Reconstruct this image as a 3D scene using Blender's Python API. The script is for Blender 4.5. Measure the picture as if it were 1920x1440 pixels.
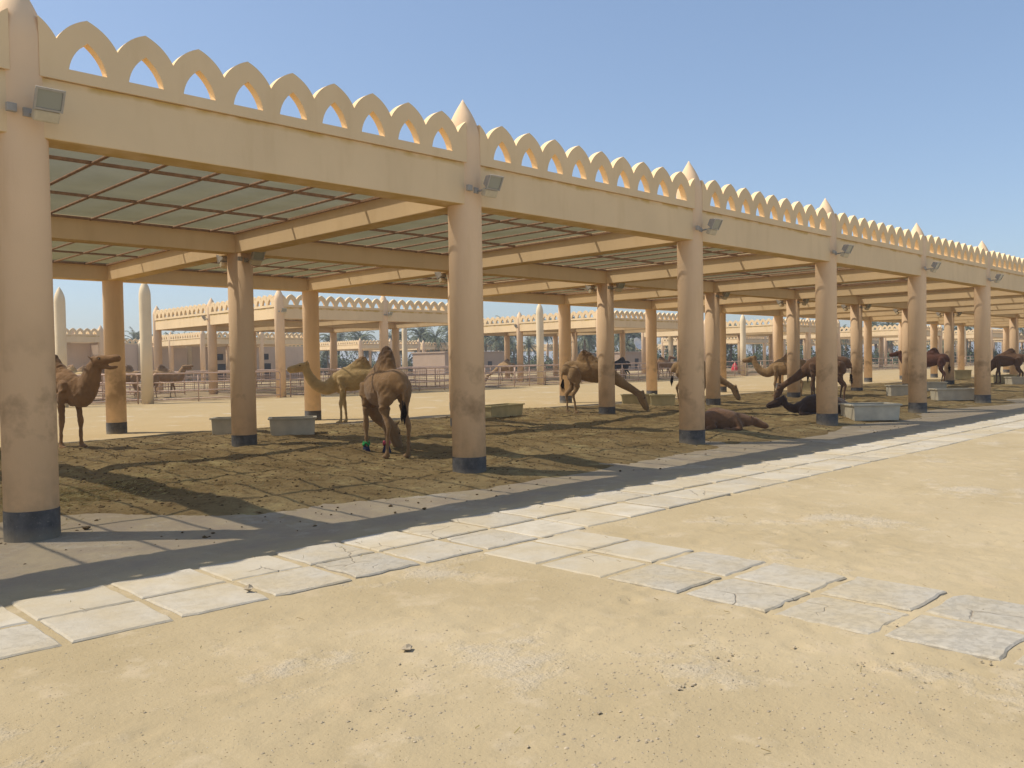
import bpy, bmesh, math, random
import numpy as np
from mathutils import Vector, Matrix, Euler
R=math.radians
rnd=random.Random(7)
scene=bpy.context.scene
for o in list(bpy.data.objects): bpy.data.objects.remove(o)
col=scene.collection
# ---------------------------------------------------------------- camera
cam_d=bpy.data.cameras.new('camera'); cam=bpy.data.objects.new('camera',cam_d); col.objects.link(cam)
cam_d.lens=30.29; cam_d.sensor_width=36; cam_d.clip_start=0.05; cam_d.clip_end=9000
cr=Vector((0.70826111,-0.70573172,-0.01757661)); cu=Vector((0.02984213,0.00505499,0.99954184)); cf=Vector((0.70531954,0.70846114,-0.02464079))
CAM=Vector((-2.68991,-9.66958,1.69728))
cam.matrix_world=Matrix(((cr.x,cu.x,-cf.x,CAM.x),(cr.y,cu.y,-cf.y,CAM.y),(cr.z,cu.z,-cf.z,CAM.z),(0,0,0,1)))
scene.camera=cam
# ---------------------------------------------------------------- light
SUNV=Vector((-0.49,0.475,1.0)).normalized()
elev=math.asin(SUNV.z)
w=bpy.data.worlds.new("World"); scene.world=w; w.use_nodes=True
nt=w.node_tree; nt.nodes.clear()
sky=nt.nodes.new('ShaderNodeTexSky'); sky.sky_type='NISHITA'; sky.sun_disc=False
sky.sun_elevation=elev; sky.sun_rotation=math.atan2(SUNV.x,SUNV.y)
sky.altitude=0; sky.air_density=1.0; sky.dust_density=1.3; sky.ozone_density=3.0
bg=nt.nodes.new('ShaderNodeBackground'); bg.inputs[1].default_value=0.15
wo=nt.nodes.new('ShaderNodeOutputWorld')
sc_=nt.nodes.new('ShaderNodeVectorMath'); sc_.operation='MULTIPLY'; sc_.inputs[1].default_value=(1.43,1.55,1.72); nt.links.new(sky.outputs[0],sc_.inputs[0])
gm_=nt.nodes.new('ShaderNodeGamma'); gm_.inputs[1].default_value=.74; nt.links.new(sc_.outputs[0],gm_.inputs[0])   # flatter, milkier desert sky
nt.links.new(gm_.outputs[0],bg.inputs[0]); nt.links.new(bg.outputs[0],wo.inputs[0])
sd=bpy.data.lights.new('sun','SUN'); sd.energy=5.0; sd.angle=R(0.5); sd.color=(1.0,0.91,0.77)
so=bpy.data.objects.new('sun',sd); col.objects.link(so); so.rotation_euler=SUNV.to_track_quat('Z','Y').to_euler(); so.location=(-20,20,40)
scene.view_settings.view_transform='Standard'; scene.view_settings.look='None'
scene.view_settings.exposure=0.08; scene.view_settings.gamma=1
scene.render.resolution_x=1024; scene.render.resolution_y=768
# ---------------------------------------------------------------- helpers
def tag(o,label=None,cat=None,group=None,kind=None):
    if label: o['label']=label
    if cat: o['category']=cat
    if group: o['group']=group
    if kind: o['kind']=kind
    return o
def empty(name,loc=(0,0,0),rz=0,label=None,cat=None,group=None):
    o=bpy.data.objects.new(name,None); o.empty_display_size=.2; col.objects.link(o)
    o.location=loc; o.rotation_euler=(0,0,rz); return tag(o,label,cat,group)
def link(name,me,parent=None,loc=None,rz=None):
    o=bpy.data.objects.new(name,me); col.objects.link(o)
    if parent: o.parent=parent
    if loc is not None: o.location=loc
    if rz is not None: o.rotation_euler=(0,0,rz)
    return o
def copy_tree(o,parent=None):
    c=o.copy(); col.objects.link(c); c.parent=parent
    for ch in list(o.children): copy_tree(ch,c)
    return c
class MB:
    def __init__(s): s.v=[]; s.f=[]; s.sm=[]
    def add(s,vs,fs,smooth=False):
        b=len(s.v); s.v+= [tuple(x) for x in vs]; s.f+= [tuple(b+i for i in f) for f in fs]; s.sm+=[smooth]*len(fs); return s
    def box(s,x0,x1,y0,y1,z0,z1):
        vs=[(x0,y0,z0),(x1,y0,z0),(x1,y1,z0),(x0,y1,z0),(x0,y0,z1),(x1,y0,z1),(x1,y1,z1),(x0,y1,z1)]
        return s.add(vs,[(0,3,2,1),(4,5,6,7),(0,1,5,4),(1,2,6,5),(2,3,7,6),(3,0,4,7)])
    def lathe(s,prof,n=32,cx=0,cy=0,smooth=True):
        vs=[];fs=[]
        for (r,z) in prof:
            for k in range(n):
                a=2*math.pi*k/n; vs.append((cx+r*math.cos(a),cy+r*math.sin(a),z))
        for i in range(len(prof)-1):
            for k in range(n):
                k2=(k+1)%n; fs.append((i*n+k,i*n+k2,(i+1)*n+k2,(i+1)*n+k))
        m=(len(prof)-1)*n; s.add(vs,fs,smooth); b=len(s.v)-len(vs)
        s.f+=[tuple(b+k for k in range(n-1,-1,-1)),tuple(b+m+k for k in range(n))]; s.sm+=[False,False]
        return s
    def tube(s,pts,r,n=8,smooth=True):
        pts=[Vector(p) for p in pts]; rs=r if isinstance(r,(list,tuple)) else [r]*len(pts)
        vs=[];fs=[]
        up=Vector((0,0,1))
        for i,p in enumerate(pts):
            d=(pts[min(i+1,len(pts)-1)]-pts[max(i-1,0)]).normalized()
            a=d.cross(up)
            if a.length<.05: a=d.cross(Vector((0,1,0)))
            a.normalize(); b=d.cross(a)
            rr=rs[i]; ra,rb=(rr if isinstance(rr,(list,tuple)) else (rr,rr))
            for k in range(n):
                t=2*math.pi*k/n; vs.append(p+a*(ra*math.cos(t))+b*(rb*math.sin(t)))
        for i in range(len(pts)-1):
            for k in range(n):
                k2=(k+1)%n; fs.append((i*n+k,(i+1)*n+k,(i+1)*n+k2,i*n+k2))
        fs.append(tuple(range(n))); m=(len(pts)-1)*n; fs.append(tuple(m+n-1-k for k in range(n)))
        return s.add(vs,fs,smooth)
    def ell(s,c,rad,rot=None,nu=14,nv=9):
        vs=[];fs=[]; c=Vector(c); rot=rot or Matrix.Identity(3)
        vs.append(c+rot@Vector((0,0,rad[2])))
        for j in range(1,nv):
            ph=math.pi*j/nv
            for i in range(nu):
                t=2*math.pi*i/nu; vs.append(c+rot@Vector((rad[0]*math.sin(ph)*math.cos(t),rad[1]*math.sin(ph)*math.sin(t),rad[2]*math.cos(ph))))
        vs.append(c+rot@Vector((0,0,-rad[2]))); L=len(vs)-1
        for i in range(nu):
            fs.append((0,1+i,1+(i+1)%nu)); 
            for j in range(nv-2):
                a=1+j*nu; fs.append((a+i,a+nu+i,a+nu+(i+1)%nu,a+(i+1)%nu))
            a=1+(nv-2)*nu; fs.append((a+i,L,a+(i+1)%nu))
        return s.add(vs,fs,True)
    def mesh(s,name,mat=None):
        me=bpy.data.meshes.new(name); me.from_pydata(s.v,[],s.f); me.update()
        me.polygons.foreach_set('use_smooth',s.sm)
        if mat: me.materials.append(mat)
        return me
def bevel_mesh(me,wd=.01,seg=2,ang=40):
    bm=bmesh.new(); bm.from_mesh(me); bmesh.ops.remove_doubles(bm,verts=bm.verts,dist=1e-5)
    bmesh.ops.recalc_face_normals(bm,faces=bm.faces)
    es=[e for e in bm.edges if len(e.link_faces)==2 and e.calc_face_angle(0)>R(ang)]
    bmesh.ops.bevel(bm,geom=es,offset=wd,segments=seg,affect='EDGES',profile=.5)
    bm.to_mesh(me); bm.free(); return me
# ---------------------------------------------------------------- materials
def newmat(name,rough=.85,spec=.25):
    m=bpy.data.materials.new(name); m.use_nodes=True; n=m.node_tree; b=n.nodes['Principled BSDF']
    b.inputs['Roughness'].default_value=rough; b.inputs['Specular IOR Level'].default_value=spec
    return m,n,b
def N(n,t,**k):
    x=n.nodes.new(t)
    for a,v in k.items():
        if a.startswith('i_'):
            key=a[2:]; key=int(key) if key.isdigit() else key.replace('_',' '); x.inputs[key].default_value=v
        else: setattr(x,a,v)
    return x
def coord(n,kind='Object'):
    return N(n,'ShaderNodeTexCoord').outputs[kind]
def noise(n,vec,scale,detail=4,rough=.55):
    x=N(n,'ShaderNodeTexNoise'); x.inputs['Scale'].default_value=scale; x.inputs['Detail'].default_value=detail; x.inputs['Roughness'].default_value=rough
    n.links.new(vec,x.inputs['Vector']); return x.outputs['Fac']
def ramp(n,fac,stops):
    x=N(n,'ShaderNodeValToRGB'); e=x.color_ramp.elements
    while len(e)<len(stops): e.new(.5)
    for q,(p,c) in zip(e,stops): q.position=p; q.color=(c[0],c[1],c[2],1) if not isinstance(c,(int,float)) else (c,c,c,1)
    n.links.new(fac,x.inputs[0]); return x.outputs[0]
def mix(n,f,a,b,mode='MIX'):
    x=N(n,'ShaderNodeMix',data_type='RGBA',blend_type=mode)
    for s,v in ((x.inputs['Factor'],f),(x.inputs['A'],a),(x.inputs['B'],b)):
        if hasattr(v,'links') or hasattr(v,'is_linked'): n.links.new(v,s)
        elif isinstance(v,(int,float)): s.default_value=v
        else: s.default_value=(v[0],v[1],v[2],1)
    return x.outputs['Result']
def math_(n,op,a,b=0.,clamp=False):
    x=N(n,'ShaderNodeMath',operation=op,use_clamp=clamp)
    for s,v in ((x.inputs[0],a),(x.inputs[1],b)):
        if isinstance(v,(int,float)): s.default_value=v
        else: n.links.new(v,s)
    return x.outputs[0]
def bump(n,b,h,strength=.3,dist=.01,prev=None):
    x=N(n,'ShaderNodeBump'); x.inputs['Strength'].default_value=strength; x.inputs['Distance'].default_value=dist
    n.links.new(h,x.inputs['Height'])
    if prev: n.links.new(prev,x.inputs['Normal'])
    n.links.new(x.outputs[0],b.inputs['Normal']); return x.outputs[0]
def mapped(n,vec,scale):
    x=N(n,'ShaderNodeMapping'); x.inputs['Scale'].default_value=scale; n.links.new(vec,x.inputs['Vector']); return x.outputs[0]
def plaster(name,base,stain=False,dirt=.25):
    m,n,b=newmat(name,.9,.15); g=N(n,'ShaderNodeNewGeometry').outputs['Position']
    c=mix(n,ramp(n,noise(n,g,.7,5),[(.3,0),(.7,1)]),[x*.93 for x in base],[min(1,x*1.05) for x in base])
    st=mapped(n,g,(2.2,2.2,.35))
    c=mix(n,math_(n,'MULTIPLY',ramp(n,noise(n,st,1.6,6,.6),[(.52,0),(.75,1)]),dirt),c,[base[0]*.72,base[1]*.66,base[2]*.52])
    if stain:
        o=N(n,'ShaderNodeSeparateXYZ'); n.links.new(g,o.inputs[0])
        band=ramp(n,math_(n,'MULTIPLY',o.outputs[2],.3),[(.12,0),(.3,1),(.42,1),(.66,0)])
        f=math_(n,'MULTIPLY',band,ramp(n,noise(n,g,1.7,5,.6),[(.5,0),(.68,1)]))
        c=mix(n,math_(n,'MULTIPLY',f,.62),c,(.20,.125,.07))
        low=ramp(n,o.outputs[2],[(.28,1),(.9,0)])
        c=mix(n,math_(n,'MULTIPLY',math_(n,'MULTIPLY',low,ramp(n,noise(n,g,6,4),[(.4,0),(.7,1)])),.35),c,(.30,.24,.17))
    n.links.new(c,b.inputs['Base Color'])
    h=math_(n,'ADD',noise(n,g,60,4),math_(n,'MULTIPLY',noise(n,g,6,3),2.))
    bump(n,b,h,.25,.006)
    return m
PL=(.79,.59,.345)
M={}
M['plaster']=plaster('sand_plaster',PL)
M['column']=plaster('column_plaster',(.79,.57,.36),stain=True,dirt=.3)
M['pale']=plaster('pale_plaster',(.76,.62,.41))
M['wall']=plaster('wall_plaster',(.64,.48,.34))
M['outwall']=plaster('outbuilding_plaster',(.38,.28,.20))
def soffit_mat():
    # ochre stain under the parapet ledge; undersides painted yellow for light bounced off sand
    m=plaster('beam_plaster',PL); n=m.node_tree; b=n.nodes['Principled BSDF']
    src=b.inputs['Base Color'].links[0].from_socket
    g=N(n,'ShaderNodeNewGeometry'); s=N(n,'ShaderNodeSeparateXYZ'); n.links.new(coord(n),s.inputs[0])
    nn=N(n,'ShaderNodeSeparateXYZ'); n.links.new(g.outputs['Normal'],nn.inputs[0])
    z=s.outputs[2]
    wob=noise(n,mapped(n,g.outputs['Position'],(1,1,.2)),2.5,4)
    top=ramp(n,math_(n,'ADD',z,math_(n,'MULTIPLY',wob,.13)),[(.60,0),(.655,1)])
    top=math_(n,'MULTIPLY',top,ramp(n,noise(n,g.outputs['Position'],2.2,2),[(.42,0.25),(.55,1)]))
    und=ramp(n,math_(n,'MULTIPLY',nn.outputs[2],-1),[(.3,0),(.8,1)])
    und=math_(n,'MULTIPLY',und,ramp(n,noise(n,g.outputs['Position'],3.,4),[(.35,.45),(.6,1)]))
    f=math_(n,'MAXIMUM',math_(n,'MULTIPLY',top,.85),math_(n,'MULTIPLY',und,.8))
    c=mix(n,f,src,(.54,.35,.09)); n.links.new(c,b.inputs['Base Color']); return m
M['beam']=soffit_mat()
def simple(name,c,rough=.7,spec=.3,metal=0,var=.15,scale=8,bmp=0):
    m,n,b=newmat(name,rough,spec); g=coord(n)
    n.links.new(mix(n,ramp(n,noise(n,g,scale,5),[(.3,0),(.7,1)]),[x*(1-var) for x in c],[min(1,x*(1+var)) for x in c]),b.inputs['Base Color'])
    b.inputs['Metallic'].default_value=metal
    if bmp: bump(n,b,noise(n,g,scale*6,4),bmp,.01)
    return m
def band_mat():
    m,n,b=newmat('slate_paint',.7,.3); g=N(n,'ShaderNodeNewGeometry').outputs['Position']
    c=mix(n,ramp(n,noise(n,g,9,5),[(.35,0),(.7,1)]),(.062,.060,.058),(.125,.118,.11))
    c=mix(n,ramp(n,noise(n,g,26,4,.7),[(.62,0),(.72,1)]),c,(.26,.23,.19))
    s=N(n,'ShaderNodeSeparateXYZ'); n.links.new(g,s.inputs[0])
    c=mix(n,math_(n,'MULTIPLY',ramp(n,s.outputs[2],[(.02,1),(.14,0)]),.6),c,(.30,.25,.17))
    n.links.new(c,b.inputs['Base Color']); bump(n,b,noise(n,g,40,3),.3,.008); return m
M['band']=band_mat()
M['rust']=simple('rusty_steel',(.32,.19,.11),.8,.2,0,.3,14)
M['galv']=simple('fence_paint',(.54,.37,.26),.55,.4,0,.18,3)
M['mesh']=simple('fence_wire',(.22,.15,.12),.6,.3)
M['lamp']=simple('lamp_housing',(.38,.35,.30),.55,.4,.0,.12,10)
M['lampbox']=simple('lamp_gear_box',(.56,.48,.33),.6,.3,0,.1,10)
M['trough']=simple('trough_concrete',(.54,.49,.37),.85,.2,0,.16,3,.2)
M['trough_y']=simple('trough_ochre',(.52,.43,.22),.85,.2,0,.16,3,.2)
M['white']=simple('white_paint',(.75,.73,.68),.5,.4)
M['red']=simple('red_cloth',(.45,.03,.04),.8,.2)
M['green']=simple('green_cloth',(.03,.30,.08),.8,.2)
M['blue']=simple('navy_cloth',(.025,.03,.07),.8,.2)
M['pink']=simple('pink_rope',(.5,.08,.12),.8,.2)
M['eye']=simple('camel_eye',(.01,.008,.006),.15,.5,0,0)
M['dark']=simple('dark_opening',(.03,.025,.02),.8,.2)
M['hay']=simple('dry_straw',(.44,.34,.14),.9,.1,0,.3,2)
M['stone']=simple('pale_stone',(.34,.28,.195),.9,.2,0,.3,9)
M['clod']=simple('dung_clod',(.10,.065,.03),.95,.1,0,.4,6)
def glass():
    m,n,b=newmat('lamp_glass',.12,.5); b.inputs['Base Color'].default_value=(.27,.28,.24,1); b.inputs['Coat Weight'].default_value=.6; return m
M['glass']=glass()
def netmat():
    m=bpy.data.materials.new('shade_net'); m.use_nodes=True; n=m.node_tree; n.nodes.clear()
    g=N(n,'ShaderNodeNewGeometry').outputs['Position']
    c=mix(n,ramp(n,noise(n,g,.9,5),[(.3,0),(.7,1)]),(.20,.18,.095),(.26,.24,.14))
    d=N(n,'ShaderNodeBsdfDiffuse'); t=N(n,'ShaderNodeBsdfTranslucent'); tr=N(n,'ShaderNodeBsdfTransparent')
    n.links.new(c,d.inputs[0]); n.links.new(c,t.inputs[0])
    a=N(n,'ShaderNodeMixShader'); a.inputs[0].default_value=.35; n.links.new(d.outputs[0],a.inputs[1]); n.links.new(t.outputs[0],a.inputs[2])
    # woven cloth with thickness: light through it falls off as exp(-tau/cos) with the slant of the ray
    lw=N(n,'ShaderNodeLayerWeight'); lw.inputs['Blend'].default_value=.5
    cs=math_(n,'MAXIMUM',math_(n,'SUBTRACT',1.,lw.outputs['Facing']),.03)
    T=math_(n,'EXPONENT',math_(n,'DIVIDE',-.62,cs))
    b=N(n,'ShaderNodeMixShader'); n.links.new(T,b.inputs[0]); n.links.new(a.outputs[0],b.inputs[1]); n.links.new(tr.outputs[0],b.inputs[2])
    o=N(n,'ShaderNodeOutputMaterial'); n.links.new(b.outputs[0],o.inputs[0]); return m
M['net']=netmat()
def sandmat():
    m,n,b=newmat('sand',.95,.1); g=N(n,'ShaderNodeNewGeometry').outputs['Position']
    big=noise(n,g,.35,5,.6); mid=noise(n,g,2.2,6,.65)
    c=mix(n,ramp(n,big,[(.35,0),(.65,1)]),(.345,.275,.162),(.42,.342,.215))
    c=mix(n,ramp(n,mid,[(.55,0),(.75,1)]),c,(.47,.39,.27))
    c=mix(n,math_(n,'MULTIPLY',ramp(n,noise(n,g,1.1,6,.7),[(.58,0),(.72,1)]),.5),c,(.37,.27,.14))
    sy=N(n,'ShaderNodeSeparateXYZ'); n.links.new(g,sy.inputs[0])
    al=ramp(n,math_(n,'MULTIPLY',math_(n,'ADD',sy.outputs[1],math_(n,'MULTIPLY',big,3.)),.05),[(.60,0),(.72,1)])
    c=mix(n,math_(n,'MULTIPLY',al,.7),c,(.37,.265,.125))
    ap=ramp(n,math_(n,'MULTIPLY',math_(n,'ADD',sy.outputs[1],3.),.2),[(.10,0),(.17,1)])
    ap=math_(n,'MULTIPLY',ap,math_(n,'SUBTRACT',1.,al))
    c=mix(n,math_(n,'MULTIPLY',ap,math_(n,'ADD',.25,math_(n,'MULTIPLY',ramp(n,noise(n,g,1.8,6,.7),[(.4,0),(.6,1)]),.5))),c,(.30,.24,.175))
    # crushed, salt-pale scuffed patches with crumbs
    sc=ramp(n,noise(n,g,.62,7,.7),[(.565,0),(.66,1)])
    c=mix(n,math_(n,'MULTIPLY',sc,.6),c,(.54,.47,.36))
    # grit
    v=N(n,'ShaderNodeTexVoronoi',feature='F1'); v.inputs['Scale'].default_value=38; n.links.new(g,v.inputs['Vector'])
    gm=ramp(n,v.outputs['Distance'],[(.10,1),(.17,0)])
    gs=ramp(n,noise(n,g,5,4,.7),[(.45,0),(.55,1)])
    gr=math_(n,'MULTIPLY',gm,gs)
    vc=N(n,'ShaderNodeSeparateColor'); n.links.new(v.outputs['Color'],vc.inputs[0])
    c=mix(n,math_(n,'MULTIPLY',gr,.7),c,mix(n,ramp(n,vc.outputs[0],[(.45,0),(.55,1)]),(.24,.16,.085),(.68,.62,.5)))
    n.links.new(c,b.inputs['Base Color'])
    h=math_(n,'ADD',math_(n,'MULTIPLY',noise(n,g,26,6,.7),math_(n,'ADD',.5,math_(n,'MULTIPLY',sc,2.2))),math_(n,'MULTIPLY',gr,1.2))
    h=math_(n,'ADD',h,math_(n,'MULTIPLY',mid,2.2))
    bump(n,b,h,.75,.014)
    return m
M['sand']=sandmat()
def soilmat():
    m,n,b=newmat('dung_soil',.95,.08); g=N(n,'ShaderNodeNewGeometry').outputs['Position']
    c=mix(n,ramp(n,noise(n,g,.6,6,.6),[(.35,0),(.65,1)]),(.225,.155,.066),(.355,.258,.12))
    c=mix(n,ramp(n,noise(n,g,5,7,.75),[(.5,0),(.7,1)]),c,(.14,.088,.04))
    c=mix(n,math_(n,'MULTIPLY',ramp(n,noise(n,g,1.3,5,.7),[(.55,0),(.68,1)]),.75),c,(.48,.385,.18))
    n.links.new(c,b.inputs['Base Color'])
    h=math_(n,'ADD',math_(n,'MULTIPLY',noise(n,g,5,7,.75),3.),noise(n,g,30,5,.7))
    bump(n,b,h,.9,.03); return m
M['soil']=soilmat()
def penmat():
    m,n,b=newmat('pen_soil',.95,.08); g=N(n,'ShaderNodeNewGeometry').outputs['Position']
    c=mix(n,ramp(n,noise(n,g,.35,6,.65),[(.40,0),(.6,1)]),(.17,.12,.065),(.30,.225,.13))
    c=mix(n,ramp(n,noise(n,g,3,6,.75),[(.5,0),(.7,1)]),c,(.12,.08,.04))
    n.links.new(c,b.inputs['Base Color']); bump(n,b,noise(n,g,4,6,.7),.8,.05); return m
M['pen']=penmat()
def slabmat():
    m,n,b=newmat('paving_slab',.85,.25); g=N(n,'ShaderNodeNewGeometry').outputs['Position']
    at=N(n,'ShaderNodeAttribute',attribute_name='wear'); sp=N(n,'ShaderNodeSeparateColor'); n.links.new(at.outputs['Color'],sp.inputs[0])
    c=mix(n,sp.outputs[0],(.42,.375,.29),(.50,.455,.37))
    c=mix(n,math_(n,'MULTIPLY',sp.outputs[1],.7),c,(.36,.335,.285))
    c=mix(n,math_(n,'MULTIPLY',ramp(n,noise(n,g,2.6,7,.7),[(.45,0),(.62,1)]),.6),c,(.36,.315,.235))
    pit=math_(n,'MULTIPLY',ramp(n,noise(n,g,17,8,.85),[(.5,0),(.68,1)]),math_(n,'ADD',.12,math_(n,'MULTIPLY',sp.outputs[1],.45)))
    c=mix(n,math_(n,'MULTIPLY',pit,.6),c,(.33,.28,.20))
    v=N(n,'ShaderNodeTexVoronoi',feature='DISTANCE_TO_EDGE'); v.inputs['Scale'].default_value=1.7
    wv=N(n,'ShaderNodeVectorMath',operation='ADD'); nz=N(n,'ShaderNodeTexNoise'); nz.inputs['Scale'].default_value=5; n.links.new(g,nz.inputs['Vector'])
    ws=N(n,'ShaderNodeVectorMath',operation='SCALE'); ws.inputs['Scale'].default_value=.13; n.links.new(nz.outputs['Color'],ws.inputs[0])
    n.links.new(g,wv.inputs[0]); n.links.new(ws.outputs[0],wv.inputs[1]); n.links.new(wv.outputs[0],v.inputs['Vector'])
    cr=ramp(n,v.outputs['Distance'],[(.002,1),(.010,0)])
    cr=math_(n,'MULTIPLY',cr,ramp(n,noise(n,g,.8,2),[(.56,0),(.6,1)]))
    c=mix(n,math_(n,'MULTIPLY',cr,.7),c,(.18,.14,.10))
    # wind-blown sand film
    c=mix(n,math_(n,'MULTIPLY',ramp(n,noise(n,g,1.2,5,.6),[(.42,0),(.62,1)]),.55),c,(.42,.34,.205))
    n.links.new(c,b.inputs['Base Color'])
    h=math_(n,'SUBTRACT',math_(n,'SUBTRACT',noise(n,g,20,5,.6),math_(n,'MULTIPLY',pit,2.)),math_(n,'MULTIPLY',cr,3.))
    bump(n,b,h,.6,.006); return m
M['slab']=slabmat()
def furmat(name,base,dark,belly=None):
    m,n,b=newmat(name,.92,.12); g=coord(n); s=N(n,'ShaderNodeSeparateXYZ'); n.links.new(g,s.inputs[0])
    c=mix(n,ramp(n,noise(n,g,4,6,.65),[(.35,0),(.68,1)]),[x*.82 for x in base],[min(1,x*1.14) for x in base])
    # dark woolly hump, nape and throat fringe
    z=math_(n,'ADD',s.outputs[2],math_(n,'MULTIPLY',noise(n,g,6,4),.3))
    hx=ramp(n,math_(n,'ADD',math_(n,'MULTIPLY',s.outputs[0],.5),.5),[(.12,0),(.40,1),(.52,1),(.78,0)])
    f=math_(n,'MULTIPLY',ramp(n,math_(n,'MULTIPLY',z,.5),[(.86,0),(1.02,1)]),hx)
    c=mix(n,math_(n,'MULTIPLY',f,.85),c,dark)
    lo=ramp(n,z,[(.30,1),(.62,0)])
    c=mix(n,math_(n,'MULTIPLY',lo,.35),c,belly or [x*.8 for x in base])
    n.links.new(c,b.inputs['Base Color'])
    b.inputs['Sheen Weight'].default_value=.25; b.inputs['Sheen Roughness'].default_value=.5
    h=math_(n,'ADD',noise(n,mapped(n,g,(30,30,90)),1.,4,.7),noise(n,g,22,5,.7))
    bump(n,b,h,.6,.012); return m
# ---------------------------------------------------------------- value noise (python)
rs=np.random.RandomState(3); LAT=rs.rand(256,256)
def vnoise(x,y,s,ox=0,oy=0):
    x=np.asarray(x,float)*s+ox; y=np.asarray(y,float)*s+oy
    xi=np.floor(x).astype(int); yi=np.floor(y).astype(int); fx=x-xi; fy=y-yi
    fx=fx*fx*(3-2*fx); fy=fy*fy*(3-2*fy)
    a=LAT[xi%256,yi%256]; b=LAT[(xi+1)%256,yi%256]; c=LAT[xi%256,(yi+1)%256]; d=LAT[(xi+1)%256,(yi+1)%256]
    return (a*(1-fx)+b*fx)*(1-fy)+(c*(1-fx)+d*fx)*fy-.5
def sstep(e0,e1,x):
    t=np.clip((x-e0)/(e1-e0),0,1); return t*t*(3-2*t)
def sand_h(x,y):
    x=np.asarray(x,float); y=np.asarray(y,float)
    st=np.maximum(sstep(-4.5,-4.15,y)*sstep(-2.2,-2.5,y),sstep(2.1,2.4,x)*sstep(4.2,3.9,x)*sstep(-2.5,-4.2,y))
    m=sstep(.02,.22,vnoise(x,y,.8,60,14)+.5*vnoise(x,y,2.3,6,41))
    f=(.4+1.6*m)*(.006*vnoise(x,y,8.,33,5)+.005*vnoise(x,y,15.,3,15))
    return (.022*vnoise(x,y,.5,9,3)+.014*vnoise(x,y,1.7,40,8)+.007*vnoise(x,y,4.,2,77)+f)*(1-.75*st)+.004*st
PR=[]
for _ in range(46):                                   # trails of faint hoof and shoe prints
    x_,y_=rnd.uniform(-3.5,9),rnd.uniform(-9,-4.2); a_=rnd.uniform(0,6.28)
    for k in range(rnd.randint(3,7)):
        x_+=.55*math.cos(a_)+rnd.uniform(-.08,.08); y_+=.55*math.sin(a_)+rnd.uniform(-.08,.08); a_+=rnd.uniform(-.2,.2)
        PR.append((x_+(.09 if k%2 else -.09)*math.sin(a_),y_,a_,rnd.uniform(.5,1.2)))
_sh=sand_h
def sand_h(x,y):
    z=_sh(x,y)
    if np.size(x)<50: return z
    for (px_,py_,a_,d_) in PR:
        m=(np.abs(x-px_)<.35)&(np.abs(y-py_)<.35)
        if not m.any(): continue
        dx,dy=x[m]-px_,y[m]-py_; u=dx*math.cos(a_)+dy*math.sin(a_); v=-dx*math.sin(a_)+dy*math.cos(a_)
        q=np.sqrt((u/.12)**2+(v/.065)**2); z[m]+=d_*(-.010*np.exp(-q**4)+.005*np.exp(-((q-1.35)/.3)**2))
    return z
def soil_h(x,y):
    x=np.asarray(x,float); y=np.asarray(y,float)
    hum=.15*vnoise(x,y,.42,5,5)+.11*vnoise(x,y,.95,31,12)+.06*vnoise(x,y,2.6,3,60)+.045*vnoise(x,y,6.,11,4)+.022*vnoise(x,y,12.,11,44)
    fr=-.75+1.5*vnoise(x,y,.33,70,20)+1.6*sstep(2.2,.6,x)*sstep(-3,.5,x)
    bk=11.9+2.2*vnoise(x,y,.3,20,90)
    e=sstep(fr-.2,fr+1.8,y)*sstep(bk+.5,bk-1.6,y)
    d=np.minimum(y-fr,bk-y)
    return np.where(d<0,-.05+.02*np.clip(d,-1,0),0)+ e*np.maximum(.03+.02*vnoise(x,y,3.,2,2),.085+hum*.85) + .035*sstep(0,.25,d)*(1-e)*(vnoise(x,y,3.2,7,7)+.35) -.012
# ---------------------------------------------------------------- ground
def grid_mesh(name,xs,ys,hf,mat):
    X,Y=np.meshgrid(xs,ys); Z=hf(X,Y); nx,ny=len(xs),len(ys)
    co=np.stack([X,Y,Z],-1).reshape(-1,3)
    i=np.arange((nx-1)*(ny-1)); r=i//(nx-1); c=i%(nx-1); a=r*nx+c
    q=np.stack([a,a+1,a+nx+1,a+nx],1)
    me=bpy.data.meshes.new(name); me.vertices.add(len(co)); me.vertices.foreach_set('co',co.ravel())
    me.loops.add(q.size); me.loops.foreach_set('vertex_index',q.ravel()); me.polygons.add(len(q))
    me.polygons.foreach_set('loop_start',np.arange(0,q.size,4)); me.polygons.foreach_set('loop_total',np.full(len(q),4))
    me.update(); me.polygons.foreach_set('use_smooth',np.ones(len(q),bool)); me.materials.append(mat); return me
def spaced(a,b,st,far):
    core=list(np.arange(a,b,st)); out=[];s=st;x=b
    while x<far: out.append(x); s*=1.25; x+=s
    lo=[];s=st;x=a-st
    while x>-far: lo.append(x); s*=1.25; x-=s
    return np.array(sorted(lo+core+out+[far,-far]))
ground=tag(link('ground',grid_mesh('ground',spaced(-4,13,.038,4000),spaced(-9.2,-1.2,.038,4000),sand_h,M['sand'])),kind='structure')
ground['label']='pale yellow compacted sand yard with scuffed gritty patches'
soil=tag(link('soil_ground',grid_mesh('soil_ground',np.concatenate([np.arange(-13,34,.075),np.arange(34,86,.3)]),np.arange(-2.2,14.2,.075),soil_h,M['soil'])),kind='structure')
soil['label']='dark trampled dung soil under the shade roof'
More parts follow.
